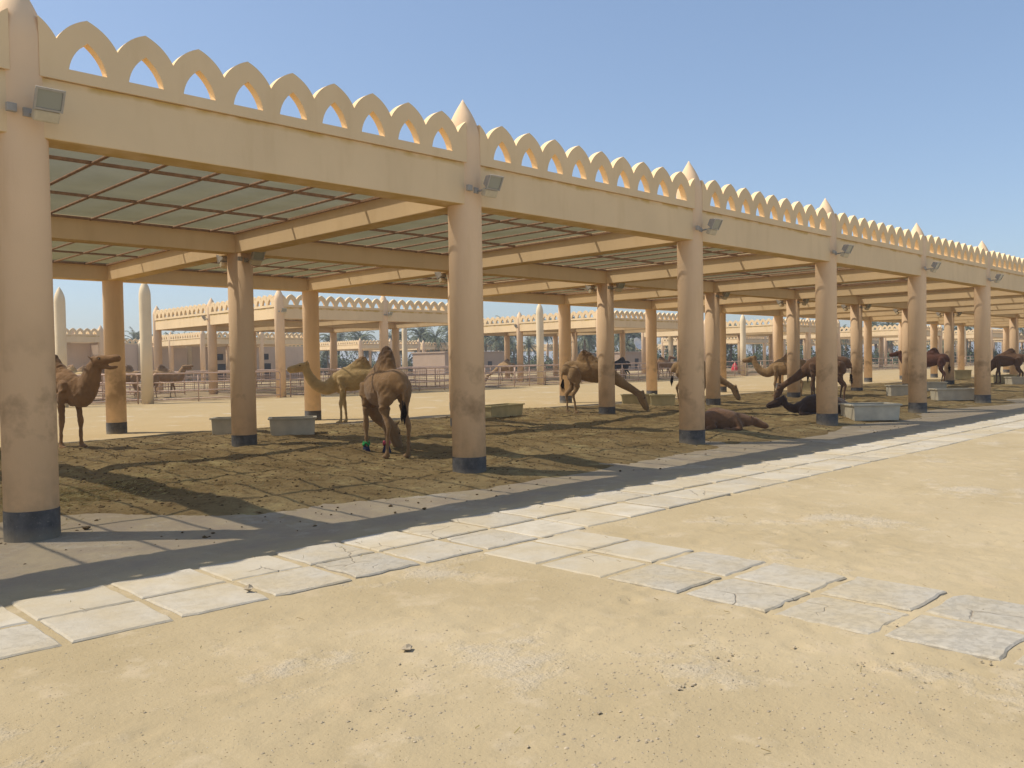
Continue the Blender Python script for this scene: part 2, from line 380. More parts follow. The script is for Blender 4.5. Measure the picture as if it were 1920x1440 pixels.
# ---------------------------------------------------------------- slab paths
def slab_path(name,cells,label):
    vs=[];fs=[];cols=[]
    for (x0,x1,y0,y1,wr) in cells:
        n=6; j=lambda a:rnd.uniform(-a,a); h=.017+j(.005); tx,ty=j(.007),j(.007)
        cx,cy=(x0+x1)/2,(y0+y1)/2; rot=j(.012)
        ring=[]
        P=[(x0,y0),(x1,y0),(x1,y1),(x0,y1)]
        for k in range(4):
            a,b=P[k],P[(k+1)%4]; nrm=((b[1]-a[1]),-(b[0]-a[0])); L=math.hypot(*nrm); nrm=(nrm[0]/L,nrm[1]/L)
            for t in range(n):
                u=t/n; ch=-abs(rnd.gauss(0,.005+ .008*wr)) if t else -abs(rnd.gauss(0,.012+.02*wr))
                ring.append((a[0]+(b[0]-a[0])*u+nrm[0]*ch,a[1]+(b[1]-a[1])*u+nrm[1]*ch))
        b0=len(vs); m=len(ring)
        for (ins,z) in ((0,-.03),(0,h-.010),(.014,h)):
            for (px,py) in ring:
                dx,dy=px-cx,py-cy; s=1-ins/.33
                qx,qy=dx*s,dy*s; qx,qy=qx-rot*qy,qy+rot*qx
                vs.append((cx+qx,cy+qy,z+(tx*dx+ty*dy if z>0 else 0)+(j(.0015))))
        for lv in range(2):
            for k in range(m):
                k2=(k+1)%m; fs.append((b0+lv*m+k,b0+lv*m+k2,b0+(lv+1)*m+k2,b0+(lv+1)*m+k))
        fs.append(tuple(b0+2*m+k for k in range(m)))
        r=rnd.random(); cols+= [(r,wr,0,1)]*(2*m+1)
    me=bpy.data.meshes.new(name); me.from_pydata(vs,[],fs); me.update(); me.materials.append(M['slab'])
    a=me.color_attributes.new('wear','FLOAT_COLOR','CORNER')
    out=[]
    for p_,c in zip(me.polygons,cols): out+= list(c)*p_.loop_total
    a.data.foreach_set('color',out)
    o=tag(link(name,me),kind='structure'); o['label']=label; return o
cells=[]
k=-6
while -.22+.706*k<88:
    x0=-.22+.706*k
    for (y0,y1) in ((-3.285,-2.63),(-3.985,-3.33)):
        wr=rnd.choice([0,0,0,.1,.2,.5]) if k<0 or k>2 or y1>-3.3 else [.3,.6,1.][k]
        cells.append((x0+.024,x0+.682,y0+rnd.uniform(-.01,.01),y1+rnd.uniform(-.01,.01),wr))
    k+=1
slab_path('path',cells,'long double row of pale square slabs beside the shelter')
cells=[]
for k in range(14):
    y1=-4.045-.705*k; wr=[.0,.1,.75,.65,.8,.9][k] if k<6 else .7
    for c,(x0,x1) in enumerate(((2.50,3.12),(3.165,3.79))):
        if c==1 and k==0: pass
        cells.append((x0+rnd.uniform(-.01,.01)-.02*k*0,x1,y1-.655,y1,wr))
slab_path('side_path',cells,'short branch of weathered grey slabs leading off the long path')
# ---------------------------------------------------------------- grit, clods, straw
def clump_mesh(name,pts,mat,kind='stone'):
    mb=MB()
    for (x,y,z,s) in pts:
        if kind=='straw':
            a=rnd.uniform(0,math.pi); L=s*rnd.uniform(1,3); dx,dy=math.cos(a)*L,math.sin(a)*L; wx,wy=-dy/L*.0035,dx/L*.0035
            z2=z+rnd.uniform(0,.02); mb.add([(x-dx,y-dy,z+.004),(x-dx+wx,y-dy+wy,z+.008),(x+dx+wx,y+dy+wy,z2+.008),(x+dx,y+dy,z2+.004)],[(0,1,2,3)])
        else:
            vs=[]
            for (a,b,c) in ((1,0,0),(-1,0,0),(0,1,0),(0,-1,0),(0,0,1),(0,0,-1),(.7,.6,.4),(-.6,.7,.3),(-.5,-.7,.35),(.6,-.6,.45)):
                q=s*rnd.uniform(.6,1.2); vs.append((x+a*q,y+b*q*.8,z+c*q*.55))
            mb.add(vs,[(4,6,7),(4,7,8),(4,8,9),(4,9,6),(0,2,6),(2,7,6),(2,1,7),(1,8,7),(1,3,8),(3,9,8),(3,0,9),(0,6,9),(5,2,0),(5,1,2),(5,3,1),(5,0,3)])
    return mb.mesh(name,mat)
pts=[]
for _ in range(7000):
    d=rnd.uniform(3.0,16)**1.0; a=R(rnd.uniform(8,84)); x=CAM.x+d*math.cos(a); y=CAM.y+d*math.sin(a)
    if y>-2.2: continue
    pts.append((x,y,float(sand_h(x,y)),rnd.choice([.002,.003,.003,.004,.005,.006,.009])*rnd.uniform(.7,1.4)))
for (cx,cy,n_,sp) in ((-.15,-6.3,60,.25),(.3,-7.2,200,.5),(1.0,-7.0,120,.35),(1.9,-6.9,150,.4),(2.6,-8.4,120,.4),(1.6,-7.9,140,.4),(.2,-6.0,30,.12),(10,-7,80,.8)):
    for _ in range(n_):
        x,y=rnd.gauss(cx,sp),rnd.gauss(cy,sp*.5); pts.append((x,y,float(sand_h(x,y)),rnd.choice([.004,.006,.009,.013])))
tag(link('gravel',clump_mesh('gravel',pts,M['stone'])),'scattered gravel and crumbs on the sand','gravel',kind='stuff')
pts=[]
for _ in range(9000):
    x=-3+abs(rnd.gauss(0,1))*14; y=rnd.uniform(-1.8,11.5); z=float(soil_h(x,y))
    if z<.0 and rnd.random()<.8: continue
    pts.append((x,y,max(z,0),rnd.choice([.010,.014,.014,.02,.03])*rnd.uniform(.7,1.2)))
tag(link('dung_clods',clump_mesh('dung_clods',pts,M['clod'])),'dark dung clods strewn over the shaded soil','dung',kind='stuff')
pts=[]
for _ in range(5200):
    c=rnd.choice([(.7,2.4,.5),(.9,2.2,.7),(1.2,2.6,.7),(2.2,3.2,1.5),(5.,2.,2.5),(9,4,3),(14,5,3.5),(19,5,4)]); x,y=rnd.gauss(c[0],c[2]),rnd.gauss(c[1],c[2]*.6)
    if y<-1.4 or y>11.5: continue
    pts.append((x,y,max(0,float(soil_h(x,y))),.02))
for _ in range(110):
    x,y=rnd.uniform(-1,8),rnd.uniform(-8.5,-2.2); pts.append((x,y,float(sand_h(x,y))+(.03 if -4<y<-2.6 else 0),.008))
tag(link('straw',clump_mesh('straw',pts,M['hay'],'straw')),'loose dry straw scattered over the soil','straw',kind='stuff')
for i,(x,y,s,l) in enumerate(((.42,-5.62,.045,'small grey rock on the sand in front of the crossing paths'),(.52,.02,.05,'brown lump of dirt beside the base of the nearest big column'),(.42,-3.72,.05,'yellow chunk of broken slab on the paved path'))):
    o=link('rock',clump_mesh('rock',[(0,0,0,s)],M['clod'] if i==1 else M['stone']),loc=(x,y,.02 if i<2 else .045)); tag(o,l,'rock')
# ---------------------------------------------------------------- pavilions
def col_profile(h,r):
    # h = total height, ogive tip over the last 13 %
    z1=h*.885; pr=[(r,-.15),(r,z1)]
    for k in range(1,13):
        t=k/12; pr.append((max(.004,r*(1-t**1.7)*(1+.05*math.sin(math.pi*t))),z1+(h-z1)*t))
    return pr
_c={}
def cached(key,fn):
    if key not in _c: _c[key]=fn()
    return _c[key]
def bez(a,b,c,n):
    return [((1-t)**2*a[0]+2*t*(1-t)*b[0]+t*t*c[0],(1-t)**2*a[1]+2*t*(1-t)*b[1]+t*t*c[1]) for t in [k/n for k in range(n+1)]]
def parapet_mesh(L,nm,s,th=(-.22,-.10)):
    # runs along x from 0 to L, centred merlons nm; s = height scale; local z measured from the beam underside
    wd=L/(nm+1); z0=.612*s; zv=1.02*s; za=1.275*s; hb=.735*s; ha=1.04*s; y0,y1=th[0]*s,th[1]*s
    mb=MB(); K=7; SD=1.0
    def slabp(outer_b,outer_t,holes=None):
        pass
    def quadstrip(A,B):
        n=len(A); vs=[];fs=[]
        for (x,z) in A: vs.append((x,y0,z))
        for (x,z) in B: vs.append((x,y0,z))
        for (x,z) in A: vs.append((x,y1,z))
        for (x,z) in B: vs.append((x,y1,z))
        for k in range(n-1):
            fs.append((k,k+1,n+k+1,n+k)); fs.append((2*n+k+1,2*n+k,3*n+k,3*n+k+1))
        return vs,fs,n
    def solid(A,B,sideA=True,sideB=True,caps=False):
        vs,fs,n=quadstrip(A,B)
        for k in range(n-1):
            if sideB: fs.append((n+k,n+k+1,3*n+k+1,3*n+k))
            if sideA: fs.append((k+1,k,2*n+k,2*n+k+1))
        if caps: fs+=[(0,n,3*n,2*n),(2*n-1,n-1,3*n-1,4*n-1)]
        mb.add(vs,fs)
    for i in range(nm):
        x0=wd*(.5+i); xm=x0+wd/2; x1=x0+wd
        oL=bez((x0,zv),(x0+.155*wd,zv+(za-zv)*.70),(xm,za),K); oR=[(2*xm-x,z) for x,z in oL][::-1]
        hw=.315*wd
        hL=bez((xm-hw,hb),(xm-hw*.86,hb+(ha-hb)*.60),(xm,ha),K); hR=[(2*xm-x,z) for x,z in hL][::-1]
        solid(hL,oL); solid(hR,oR)
        # below: blocks to either side of and under the hole
        solid([(x0,z0),(xm-hw,z0)],[(x0,zv),(xm-hw,hb)],sideB=False)
        solid([(xm-hw,z0),(xm+hw,z0)],[(xm-hw,hb),(xm+hw,hb)])
        solid([(xm+hw,z0),(x1,z0)],[(xm+hw,hb),(x1,zv)],sideB=False)
    # half merlons rising against the pinnacles
    oL=[q for q in bez((0,zv),(.155*wd,zv+(za-zv)*.70),(wd/2,za),14) if wd/2-q[0]>=.127*s]
    # right-hand half-merlon at the start (descends from the column to the first valley)
    st=[(x-0,z) for x,z in oL]
    H=[(wd/2-x,z) for x,z in st][::-1]      # from (0,za) down to (wd/2,zv)
    solid([(x,z0) for x,z in H],H,caps=True)
    H2=[(L-x,z) for x,z in H][::-1]
    solid([(x,z0) for x,z in H2],H2,caps=True)
    return mb.mesh('parapet',M['plaster'])
def beam_mesh(x0,x1,hz,wy=.19,s=1.):
    # local frame: origin at the beam underside height
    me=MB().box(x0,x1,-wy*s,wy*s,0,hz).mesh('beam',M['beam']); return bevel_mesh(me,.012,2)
def frame_mesh(S,D,s,nb,nl):
    mb=MB(); r=.022*s; m=.2*s
    for k in range(1,nb):
        x=S*k/nb; sag=rnd.uniform(-.015,.012)
        mb.tube([(x,m,0),(x,D/3,sag*.6),(x,D/2,sag),(x,2*D/3,sag*.6),(x,D-m,0)],r,6)
    for k in range(1,nl):
        y=D*k/nl; q=.02*s; mb.box(m,S-m,y-q,y+q,-.012,.030)
    for (a,b,c,d) in ((m,S-m,m,m+.06),(m,S-m,D-m-.06,D-m),(m,m+.06,m+.06,D-m-.06),(S-m-.06,S-m,m+.06,D-m-.06)):
        mb.box(a,b,c,d,-.012,.022)
    return mb.mesh('roof_frame',M['rust'])
def net_mesh(S,D,s,nb,nl):
    nx,ny=nb*4+1,nl*6+1; m=.06*s
    xs=np.linspace(m,S-m,nx); ys=np.linspace(m,D-m,ny); vs=[];fs=[]
    for j,y in enumerate(ys):
        for i,x in enumerate(xs):
            bx=abs(math.sin(math.pi*x/S*nb)); by=abs(math.sin(math.pi*y/D*nl)); vs.append((x,y,.050-.016*bx*by+rnd.uniform(0,.003)))
    for j in range(ny-1):
        for i in range(nx-1):
            a=j*nx+i; fs.append((a,a+1,a+nx+1,a+nx))
    mb=MB().add(vs,fs,True); return mb.mesh('roof_net',M['net'])
def pavilion(label,cat,X,Y,s=1.,closed=False,name='shelter',band=False,hb=4.04,H=5.64,colmat='column',net=True,group=None,sides=(1,1,1,1)):
    root=empty(name,(X[0],Y[0],0),0,label,cat,group)
    ox,oy=X[0],Y[0]; HB=hb*s; r=.253*s; q=.19*s
    cm=cached(('col',s,H,colmat),lambda:MB().lathe(col_profile(H*s,r),36).mesh('column',M[colmat]))
    bm_=cached(('band',s),lambda:MB().lathe([(r+.004,-.15),(r+.004,.30),(r-.02,.302)],36,smooth=False).mesh('base_band',M['band'])) if band else None
    cmi=cached(('coli',s,hb,colmat),lambda:MB().lathe([(r,-.15),(r,HB+.43*s)],36).mesh('column',M[colmat]))
    for i,x in enumerate(X):
        for j,y in enumerate(Y):
            edge=(i in (0,len(X)-1) or j in (0,len(Y)-1))
            c=link('column',cm if edge else cmi,root,(x-ox,y-oy,0),rnd.uniform(0,6.28))
            if band: link('base_band',bm_,c,(0,0,0))
    e0=.10*s
    for j,y in enumerate(Y):
        ed=j in (0,len(Y)-1)
        for i in range(len(X)-1):
            L=X[i+1]-X[i]; hz=(.61 if ed else .43)*s
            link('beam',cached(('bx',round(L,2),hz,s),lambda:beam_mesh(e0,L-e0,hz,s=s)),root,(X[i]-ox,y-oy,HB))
            if ed:
                nm=max(2,round(L/(.6*s))-1); me=cached(('par',round(L,2),nm,s),lambda:parapet_mesh(L,nm,s))
                if j==0: link('parapet',me,root,(X[i]-ox,y-oy,HB))
                else: link('parapet',me,root,(X[i+1]-ox,y-oy,HB),math.pi)
    for i,x in enumerate(X):
        ed=i in (0,len(X)-1)
        for j in range(len(Y)-1):
            L=Y[j+1]-Y[j]; hz=(.61 if ed else .43)*s
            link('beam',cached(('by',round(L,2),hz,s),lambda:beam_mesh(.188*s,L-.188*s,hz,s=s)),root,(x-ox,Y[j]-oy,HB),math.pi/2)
            if ed:
                nm=max(2,round(L/(.6*s))-1); me=cached(('par',round(L,2),nm,s),lambda:parapet_mesh(L,nm,s))
                if i==0: link('parapet',me,root,(x-ox,Y[j+1]-oy,HB),-math.pi/2)
                else: link('parapet',me,root,(x-ox,Y[j]-oy,HB),math.pi/2)
    if net:
        for i in range(len(X)-1):
            for j in range(len(Y)-1):
                L,D=X[i+1]-X[i],Y[j+1]-Y[j]; v=rnd.randint(0,2)
                fm=cached(('fr',round(L,1),round(D,1),v),lambda:frame_mesh(L,D,s,8,3)); nm_=cached(('nt',round(L,1),round(D,1),v),lambda:net_mesh(L,D,s,8,3))
                f=link('roof_frame',fm,root,(X[i]-ox,Y[j]-oy,HB+.43*s-.044)); link('roof_net',nm_,f,(0,0,0))
    if closed:
        for j in range(len(Y)-1):
            y0,y1=Y[j]-oy,Y[j+1]-oy
            if j==0:
                link('wall',MB().box(0,X[-1]-ox,y0+2.5,y0+2.7,-.1,HB+.02).mesh('wall',M['wall']),root)
        link('wall',MB().box(X[-1]-ox-.1,X[-1]-ox+.1,.25,Y[-1]-oy-.25,-.1,HB+.02).mesh('wall',M['wall']),root)
        link('wall',MB().box(-.1,.1,2.8,Y[-1]-oy-.25,-.1,HB+.02).mesh('wall',M['wall']),root)
        dx=(X[1]-ox)*.45
        d=link('door',MB().box(dx,dx+1.1,2.44,2.49,0,2.1).mesh('door',M['dark']),root)
    return root
XS=[6.*i for i in range(-2,15)]; YS=[0.,7.,14.]
main=pavilion('long sand-coloured camel shelter with pointed parapet arches nearest the camera','shelter',XS,YS,band=True)
S8=1.08
def back(label,x0,y0,nx=2,ny=2,bx=7.12,by=8.2,**k):
    return pavilion(label,'shelter',[x0+bx*i for i in range(nx+1)],[y0+by*j for j in range(ny+1)],s=S8,group='shelters behind the sand alley',**k)
back('first open shelter behind the alley, left of centre, with its sunlit side facing left',22.04,33.4)
back('second open shelter behind the alley, seen between the second and third big front columns',50.0,33.4,by=8.8)
back('third open shelter behind the alley, seen left of the fourth big front column',78.0,33.4)
back('fourth open shelter behind the alley, seen left of the fifth big front column',110.5,33.4)
back('fifth open shelter behind the alley, seen farthest to the right between the columns',147.,33.4)
back('distant walled shelter behind the braying camel at the far left',14.0,78.,closed=True)
back('distant shelter with sunlit left side and small arches seen past the left columns',40.4,82.,closed=False)
back('distant shelter with palm crowns above it, right of the light tan camel',76.7,104.,bx=5.9)
back('distant shelter whose sunlit side shows just left of the second big front column',96.,112.)
back('far shelter seen under the beam just right of the second big front column',109.,118.)
back('far low shelter left of the black camel hump, below the palms',137.7,120.)
back('far shelter behind the free-standing pole in the gap left of the fourth big column',176.,112.)
back('shelter far to the right behind the alley, seen between the fifth and sixth big columns',176.,33.4)
back('very far shelter at the right end of the row behind the alley',206.,33.4,nx=4)
back('distant shelter behind the third back shelter, right of the fourth big column',128.,66.)
back('distant shelter behind the fourth back shelter, left of the fifth big column',165.,66.,nx=3)
back('distant shelter behind the farthest right columns of the nearest shelter',212.,64.,nx=3)
pen=tag(link('pen_ground',grid_mesh('pen_ground',np.arange(-10,250,.5),np.arange(32.6,62,.4),lambda x,y:.075+.10*vnoise(x,y,.55,3,9)+.06*vnoise(x,y,1.9,8,2)-.25*sstep(1.2,-.4,y-33.2-.8*vnoise(x,y,.5,1,1)),M['pen'])),kind='structure')
pen['label']='brown littered ground of the fenced pens behind the alley'
# walled stable block far behind on the left
def stable():
    root=empty('stable_building',(30.,92.,0),0,'long plain sand-coloured stable wall far behind the left fences','building')
    for (x0,x1,y0,h) in ((0,9,0,4.6),(9.2,14,2.,4.2),(14.2,34,4.,4.4),(-16,-.2,3,4.4)):
        link('wall',MB().box(x0,x1,y0,y0+6,-.1,h).mesh('wall',M['wall']),root)
        n=int((x1-x0)/.65); me=cached(('par',round(x1-x0,2),n,1.0),lambda:parapet_mesh(x1-x0,n,1.0))
        link('parapet',me,root,(x0,y0+.24,h-.612))
    for (x,y,h) in ((1.5,0,5.4),(7.6,0,5.2),(15,4,5.2),(22,4,5.2),(28,4,5.2)):
        link('buttress',MB().lathe(col_profile(h,.42),20).mesh('buttress',M['pale']),root,(x,y-.2,0))
    for (x,y) in ((4.0,-.02),(18.5,3.98),(25,3.98)):
        d=link('door',MB().box(x,x+1.5,y-.03,y+.05,0,2.2).mesh('door',M['dark']),root)
        w_=link('window',MB().box(x+.3,x+1.2,y-.03,y+.05,2.7,3.5).mesh('window',M['dark']),root)
    return root
stable()
def low_house(x,y,wx,wy,h,label,rz=0,mat='wall'):
    root=empty('outbuilding',(x,y,0),rz,label,'building')
    link('wall',bevel_mesh(MB().box(0,wx,0,wy,-.1,h).mesh('wall',M['outwall']),.03),root)
    link('roof',bevel_mesh(MB().box(-.15,wx+.15,-.15,wy+.15,h+.003,h+.22).mesh('roof',M['outwall']),.03),root)
    link('door',MB().box(wx*.3,wx*.3+1,-.04,.03,0,2.05).mesh('door',M['dark']),root)
    f=link('window',MB().box(wx*.65,wx*.65+.9,-.04,.03,1.1,2).mesh('window',M['dark']),root)
    return root
low_house(84.,92.,14,8,3.4,'pinkish flat-roofed outbuilding behind the fences, left of the second big column')
low_house(111.,78.,9,6,3.0,'low beige outbuilding with a satellite dish on its roof, right of the black camel hump',mat='pale')
low_house(128.,100.,16,6,3.2,'low beige outbuilding under the palms, left of the third big column')
low_house(60.,122.,20,6,3.0,'low flat outbuilding under the palms behind the light tan camel')
# satellite dish
dr=empty('satellite_dish',(115.9,79.2,3.22),R(10),'round white satellite dish on the roof of the low beige outbuilding','satellite dish')
mb=MB(); prof=[(1.1*t,.35*t*t) for t in [k/8 for k in range(9)]]; mb.lathe([(max(.01,a),b) for a,b in prof]+[(1.1*t,.35*t*t+.03) for t in [k/8 for k in range(8,0,-1)]],28)
d=link('dish',mb.mesh('dish',M['white']),dr,(0,0,1.25)); d.rotation_euler=(R(70),0,R(-10))
link('mast',MB().tube([(0,.2,0),(0,.15,1.2)],.05).mesh('mast',M['lamp']),dr); link('feed_arm',MB().tube([(0,0,1.0),(-.15,-1.0,1.35)],.025).mesh('feed_arm',M['lamp']),dr)
# free-standing round poles with pointed tops
for (x,y,h,l) in ((14.46,32.94,6.07,'free-standing round column with a rounded point, at the end of the alley fence just right of the back-left shelter column'),
    (10.6,33.0,5.55,'slimmer free-standing pointed column behind the braying camel'),
    (44.06,34.25,6.14,'free-standing round column in the gap right of the second big front column'),
    (73.02,34.19,6.11,'free-standing round column in the gap between the third and fourth big front columns'),
    (102.,34.0,6.1,'free-standing pale column seen above the nose of the dark brown camel looking left'),
    (137.,34.2,6.1,'distant free-standing column left of the sixth big front column'),
    (51.4,60.,5.9,'free-standing column with a grey weathered foot behind the first back shelter'),
    (79.6,47.2,6.0,'free-standing white-lit column behind the second back shelter')):
    r_=empty('freestanding_column',(x,y,0),0,l,'column','free-standing pointed columns along the alley')
    rr=.275 if h>5.6 else .24
    pr=[(rr,-.1),(rr,h*.5),(rr,h*.86)]+[(max(.004,rr*(1-t**2.4)),h*.86+h*.14*t) for t in [k/14 for k in range(1,15)]]
    link('shaft',MB().lathe(pr,32).mesh('shaft',M['pale']),r_)
# ---------------------------------------------------------------- fences
def fence(a,b,label,mesh=False,h=1.45,post=2.3,fine=True):
    a=Vector((a[0],a[1],0)); b=Vector((b[0],b[1],0)); L=(b-a).length; ang=math.atan2(b.y-a.y,b.x-a.x)
    root=empty('fence_panel',a,ang,label,'fence','pipe fence panels')
    c=.14; r=.036 if fine else .035
    mb=MB(); mb.tube([(0,0,-.05),(0,0,h-c),(.04,0,h-.04),(c,0,h),(L-c,0,h),(L-.04,0,h-.04),(L,0,h-c),(L,0,-.05)],r,8)
    link('frame',mb.mesh('frame',M['galv']),root)
    rail=MB().tube([(0,0,0),(L,0,0)],r*.85,8).mesh('rail',M['galv'])
    for z in (.16,.58,1.0): link('rail',rail,root,(0,0,z))
    n=max(1,round(L/post)); pm=cached(('post',r),lambda:MB().tube([(0,0,0),(0,0,h)],r*.8,8).mesh('post',M['galv']))
    for k in range(1,n): link('post',pm,root,(L*k/n,.003,0))
    if mesh:
        mb=MB(); st=.16; x=0.06
        while x<L-.03: mb.box(x-.006,x+.006,.02,.028,.16,h-.05); x+=st
        z=.24
        while z<h-.05: mb.box(.03,L-.03,.0285,.036,z-.006,z+.006); z+=st
        link('wire_mesh',mb.mesh('wire_mesh',M['mesh']),root)
    return root
fence((4.2,34.3),(10.2,33.5),'pipe fence panel behind the braying camel at the left')
fence((10.9,33.5),(14.1,33.2),'pipe fence panel between the slim and the thick free-standing columns')
fence((14.8,33.1),(21.7,32.9),'pipe fence panel running from the free-standing column to the shelter corner column',post=2.0)
fence((22.4,33.0),(28.8,33.0),'meshed pipe fence between the first two front columns of the back shelter',mesh=True)
fence((29.5,33.1),(35.8,33.1),'pipe fence behind the rear-facing camel, right of the light tan camel')
fence((36.6,32.6),(43.7,33.6),'pipe fence ending at the free-standing column right of the second big column',post=1.9)
fence((44.4,34.1),(49.7,33.3),'short pipe fence right of the free-standing column, left of the grazing camel',post=1.8)
fence((50.4,33.2),(56.8,33.2),'pipe fence in front of the black camel')
fence((57.5,33.2),(64.0,33.2),'pipe fence in front of the brown camels near the satellite dish')
fence((64.6,33.3),(72.7,33.9),'pipe fence left of the free-standing column between the third and fourth big columns')
fence((73.4,34.0),(77.7,33.4),'pipe fence just right of the free-standing column between the third and fourth big columns')
fence((78.4,33.2),(92,33.2),'pipe fence in front of the third back shelter')
fence((92.6,33.2),(110.,33.4),'pipe fence between the third and fourth back shelters',post=2.2)
fence((111.,33.2),(146.,33.2),'far pipe fence in front of the fourth back shelter',post=2.4)
fence((14.6,33.4),(14.6,50.2),'pipe fence running back into the pens from the free-standing column',post=2.8)
fence((15.,50.2),(36.,50.2),'long far pipe fence closing the pens behind the first back shelter',post=2.6)
fence((36.3,34.),(36.3,50.),'pipe fence running back along the right side of the first back shelter',post=2.7)
fence((37.,50.4),(64.,51.),'far pipe fence behind the light grazing camel',post=2.6)
fence((22.,41.7),(29.,41.7),'meshed inner fence between the middle columns of the first back shelter',mesh=True)
fence((50.,51.),(64.4,51.),'far fence behind the black camel',post=2.6)
fence((64.4,51.5),(92.,51.5),'far pipe fence right of the second back shelter',post=3)
fence((10.,62.),(60.,62.),'very far pipe fence across the back pens',post=3)
fence((5.,37.5),(13.8,37.),'inner pipe fence just behind the fence at the braying camel',post=1.6)
fence((15.3,45.),(21.5,44.5),'inner pipe fence left of the first back shelter, behind the camel bunch',post=1.6)
fence((22.4,50.),(36.,50.),'meshed fence across the back of the first back shelter',mesh=True)
fence((29.5,37.5),(35.8,37.5),'meshed inner fence under the right bay of the first back shelter',mesh=True)
fence((37.,38.),(49.,38.6),'inner pipe fence behind the light grazing camel, between the first two back shelters',post=1.8)
fence((50.4,41.8),(64.,41.8),'meshed inner fence under the second back shelter',mesh=True)
fence((65.,40.),(77.,40.),'inner pipe fence behind the free-standing column between the third and fourth big columns',post=1.9)
fence((93.,40.),(110.,40.),'inner pipe fence between the third and fourth back shelters',post=2)
# ---------------------------------------------------------------- floodlights
def make_flood():
    root=empty('floodlight')
    # faces local -y, tilted downwards
    T=Matrix.Translation((.10,-.30,.06))@Euler((R(28),0,R(-6))).to_matrix().to_4x4()
    def tr(me): me.transform(T); return me
    mb=MB(); 
    mb.add([(-.15,-.04,-.05),(.15,-.04,-.05),(.15,-.04,.19),(-.15,-.04,.19),(-.10,.12,-.02),(.10,.12,-.02),(.10,.12,.13),(-.10,.12,.13)],[(0,1,2,3),(5,4,7,6),(0,4,5,1),(1,5,6,2),(2,6,7,3),(3,7,4,0)])
    h=link('housing',bevel_mesh(tr(mb.mesh('housing',M['lamp'])),.008),root)
    mb=MB(); mb.box(-.16,-.135,-.065,-.04,-.06,.20); mb.box(.135,.16,-.065,-.04,-.06,.20); mb.box(-.135,.135,-.065,-.04,.175,.20); mb.box(-.135,.135,-.065,-.04,-.06,-.035)
    link('bezel',tr(mb.mesh('bezel',M['lamp'])),root)
    link('glass',tr(MB().box(-.134,.134,-.052,-.044,-.034,.174).mesh('glass',M['glass'])),root)
    link('gear_box',bevel_mesh(tr(MB().box(-.14,.14,-.06,.06,-.20,-.064).mesh('gear_box',M['lampbox'])),.02),root)
    mb=MB(); mb.tube([(.02,-.0,-.02),(.05,-.12,.0),(.02,-.24,-.01)],.018,8); mb.box(-.05,.05,-.03,.0,-.05,.05)
    link('bracket',mb.mesh('bracket',M['lamp']),root)
    link('junction_box',bevel_mesh(MB().box(-.24,-.13,-.06,-.0,-.03,.07).mesh('junction_box',M['lamp']),.008),root)
    return root
f0=make_flood(); first=True
ords=['first','second','third','fourth','fifth','sixth','seventh','eighth','ninth','tenth','eleventh','twelfth','thirteenth']
def place_flood(x,y,z,rz,label,group='floodlights on the shelter columns'):
    global first
    o=f0 if first else copy_tree(f0); first=False
    o.location=(x,y,z); o.rotation_euler=(0,0,rz); o.scale=(.84,.84,.84); tag(o,label,'floodlight',group)
for i in range(0,9):
    place_flood(6.*i,-.245,4.25,R(rnd.uniform(-5,8)),('floodlight on the huge nearest column at the left edge' if i==0 else 'floodlight on the %s front column, counted from the left edge of the shelter'%ords[i]))
for i in range(1,9):
    place_flood(6.*i,7-.245,3.9,R(rnd.uniform(-5,12)),'front floodlight on the %s middle-row column, in the shade under the roof'%ords[i-1])
    place_flood(6.*i,7+.245,3.9,math.pi+R(rnd.uniform(-5,12)),'rear floodlight on the %s middle-row column, facing the alley'%ords[i-1])
place_flood(22.04,33.4-.27,4.75,R(-20),'floodlight on the corner column of the first back shelter')
place_flood(29.16,33.4-.27,4.75,R(10),'floodlight on the front column right of the light tan camel, first back shelter')
place_flood(22.04-.27,41.6,4.75,R(-90),'floodlight on the sunlit left side of the first back shelter')
place_flood(50.0-.27,42.2,4.75,R(-90),'floodlight on the sunlit left side of the second back shelter')
# ---------------------------------------------------------------- troughs
def make_trough(L,W,H,mat,name='feed_trough'):
    root=empty(name)
    t=.05; k=.95
    mb=MB(); o=[(-L/2,-W/2),(L/2,-W/2),(L/2,W/2),(-L/2,W/2)]
    inn=[(-L/2+t,-W/2+t),(L/2-t,-W/2+t),(L/2-t,W/2-t),(-L/2+t,W/2-t)]
    vs=[(x*k,y*k,0) for x,y in o]+[(x,y,H-.04) for x,y in o]+[(x,y,H-.04) for x,y in inn]+[(x*k,y*k,.06) for x,y in inn]
    fs=[(3,2,1,0)]+[(i,(i+1)%4,4+(i+1)%4,4+i) for i in range(4)]+[(4+i,4+(i+1)%4,8+(i+1)%4,8+i) for i in range(4)]+[(8+i,8+(i+1)%4,12+(i+1)%4,12+i) for i in range(4)]+[(12,13,14,15)]
    mb.add(vs,fs); link('basin',bevel_mesh(mb.mesh('basin',M[mat]),.008),root)
    mb=MB(); g=.035
    for (a,b,c,d) in ((-L/2-g,L/2+g,-W/2-g,-W/2+t),(-L/2-g,L/2+g,W/2-t,W/2+g),(-L/2-g,-L/2+t,-W/2+t,W/2-t),(L/2-t,L/2+g,-W/2+t,W/2-t)): mb.box(a,b,c,d,H-.037,H)
    link('rim',mb.mesh('rim',M[mat]),root)
    link('fodder',MB().box(-L/2+t+.02,L/2-t-.02,-W/2+t+.02,W/2-t-.02,.1,H*.62).mesh('fodder',M['clod']),root)
    return root
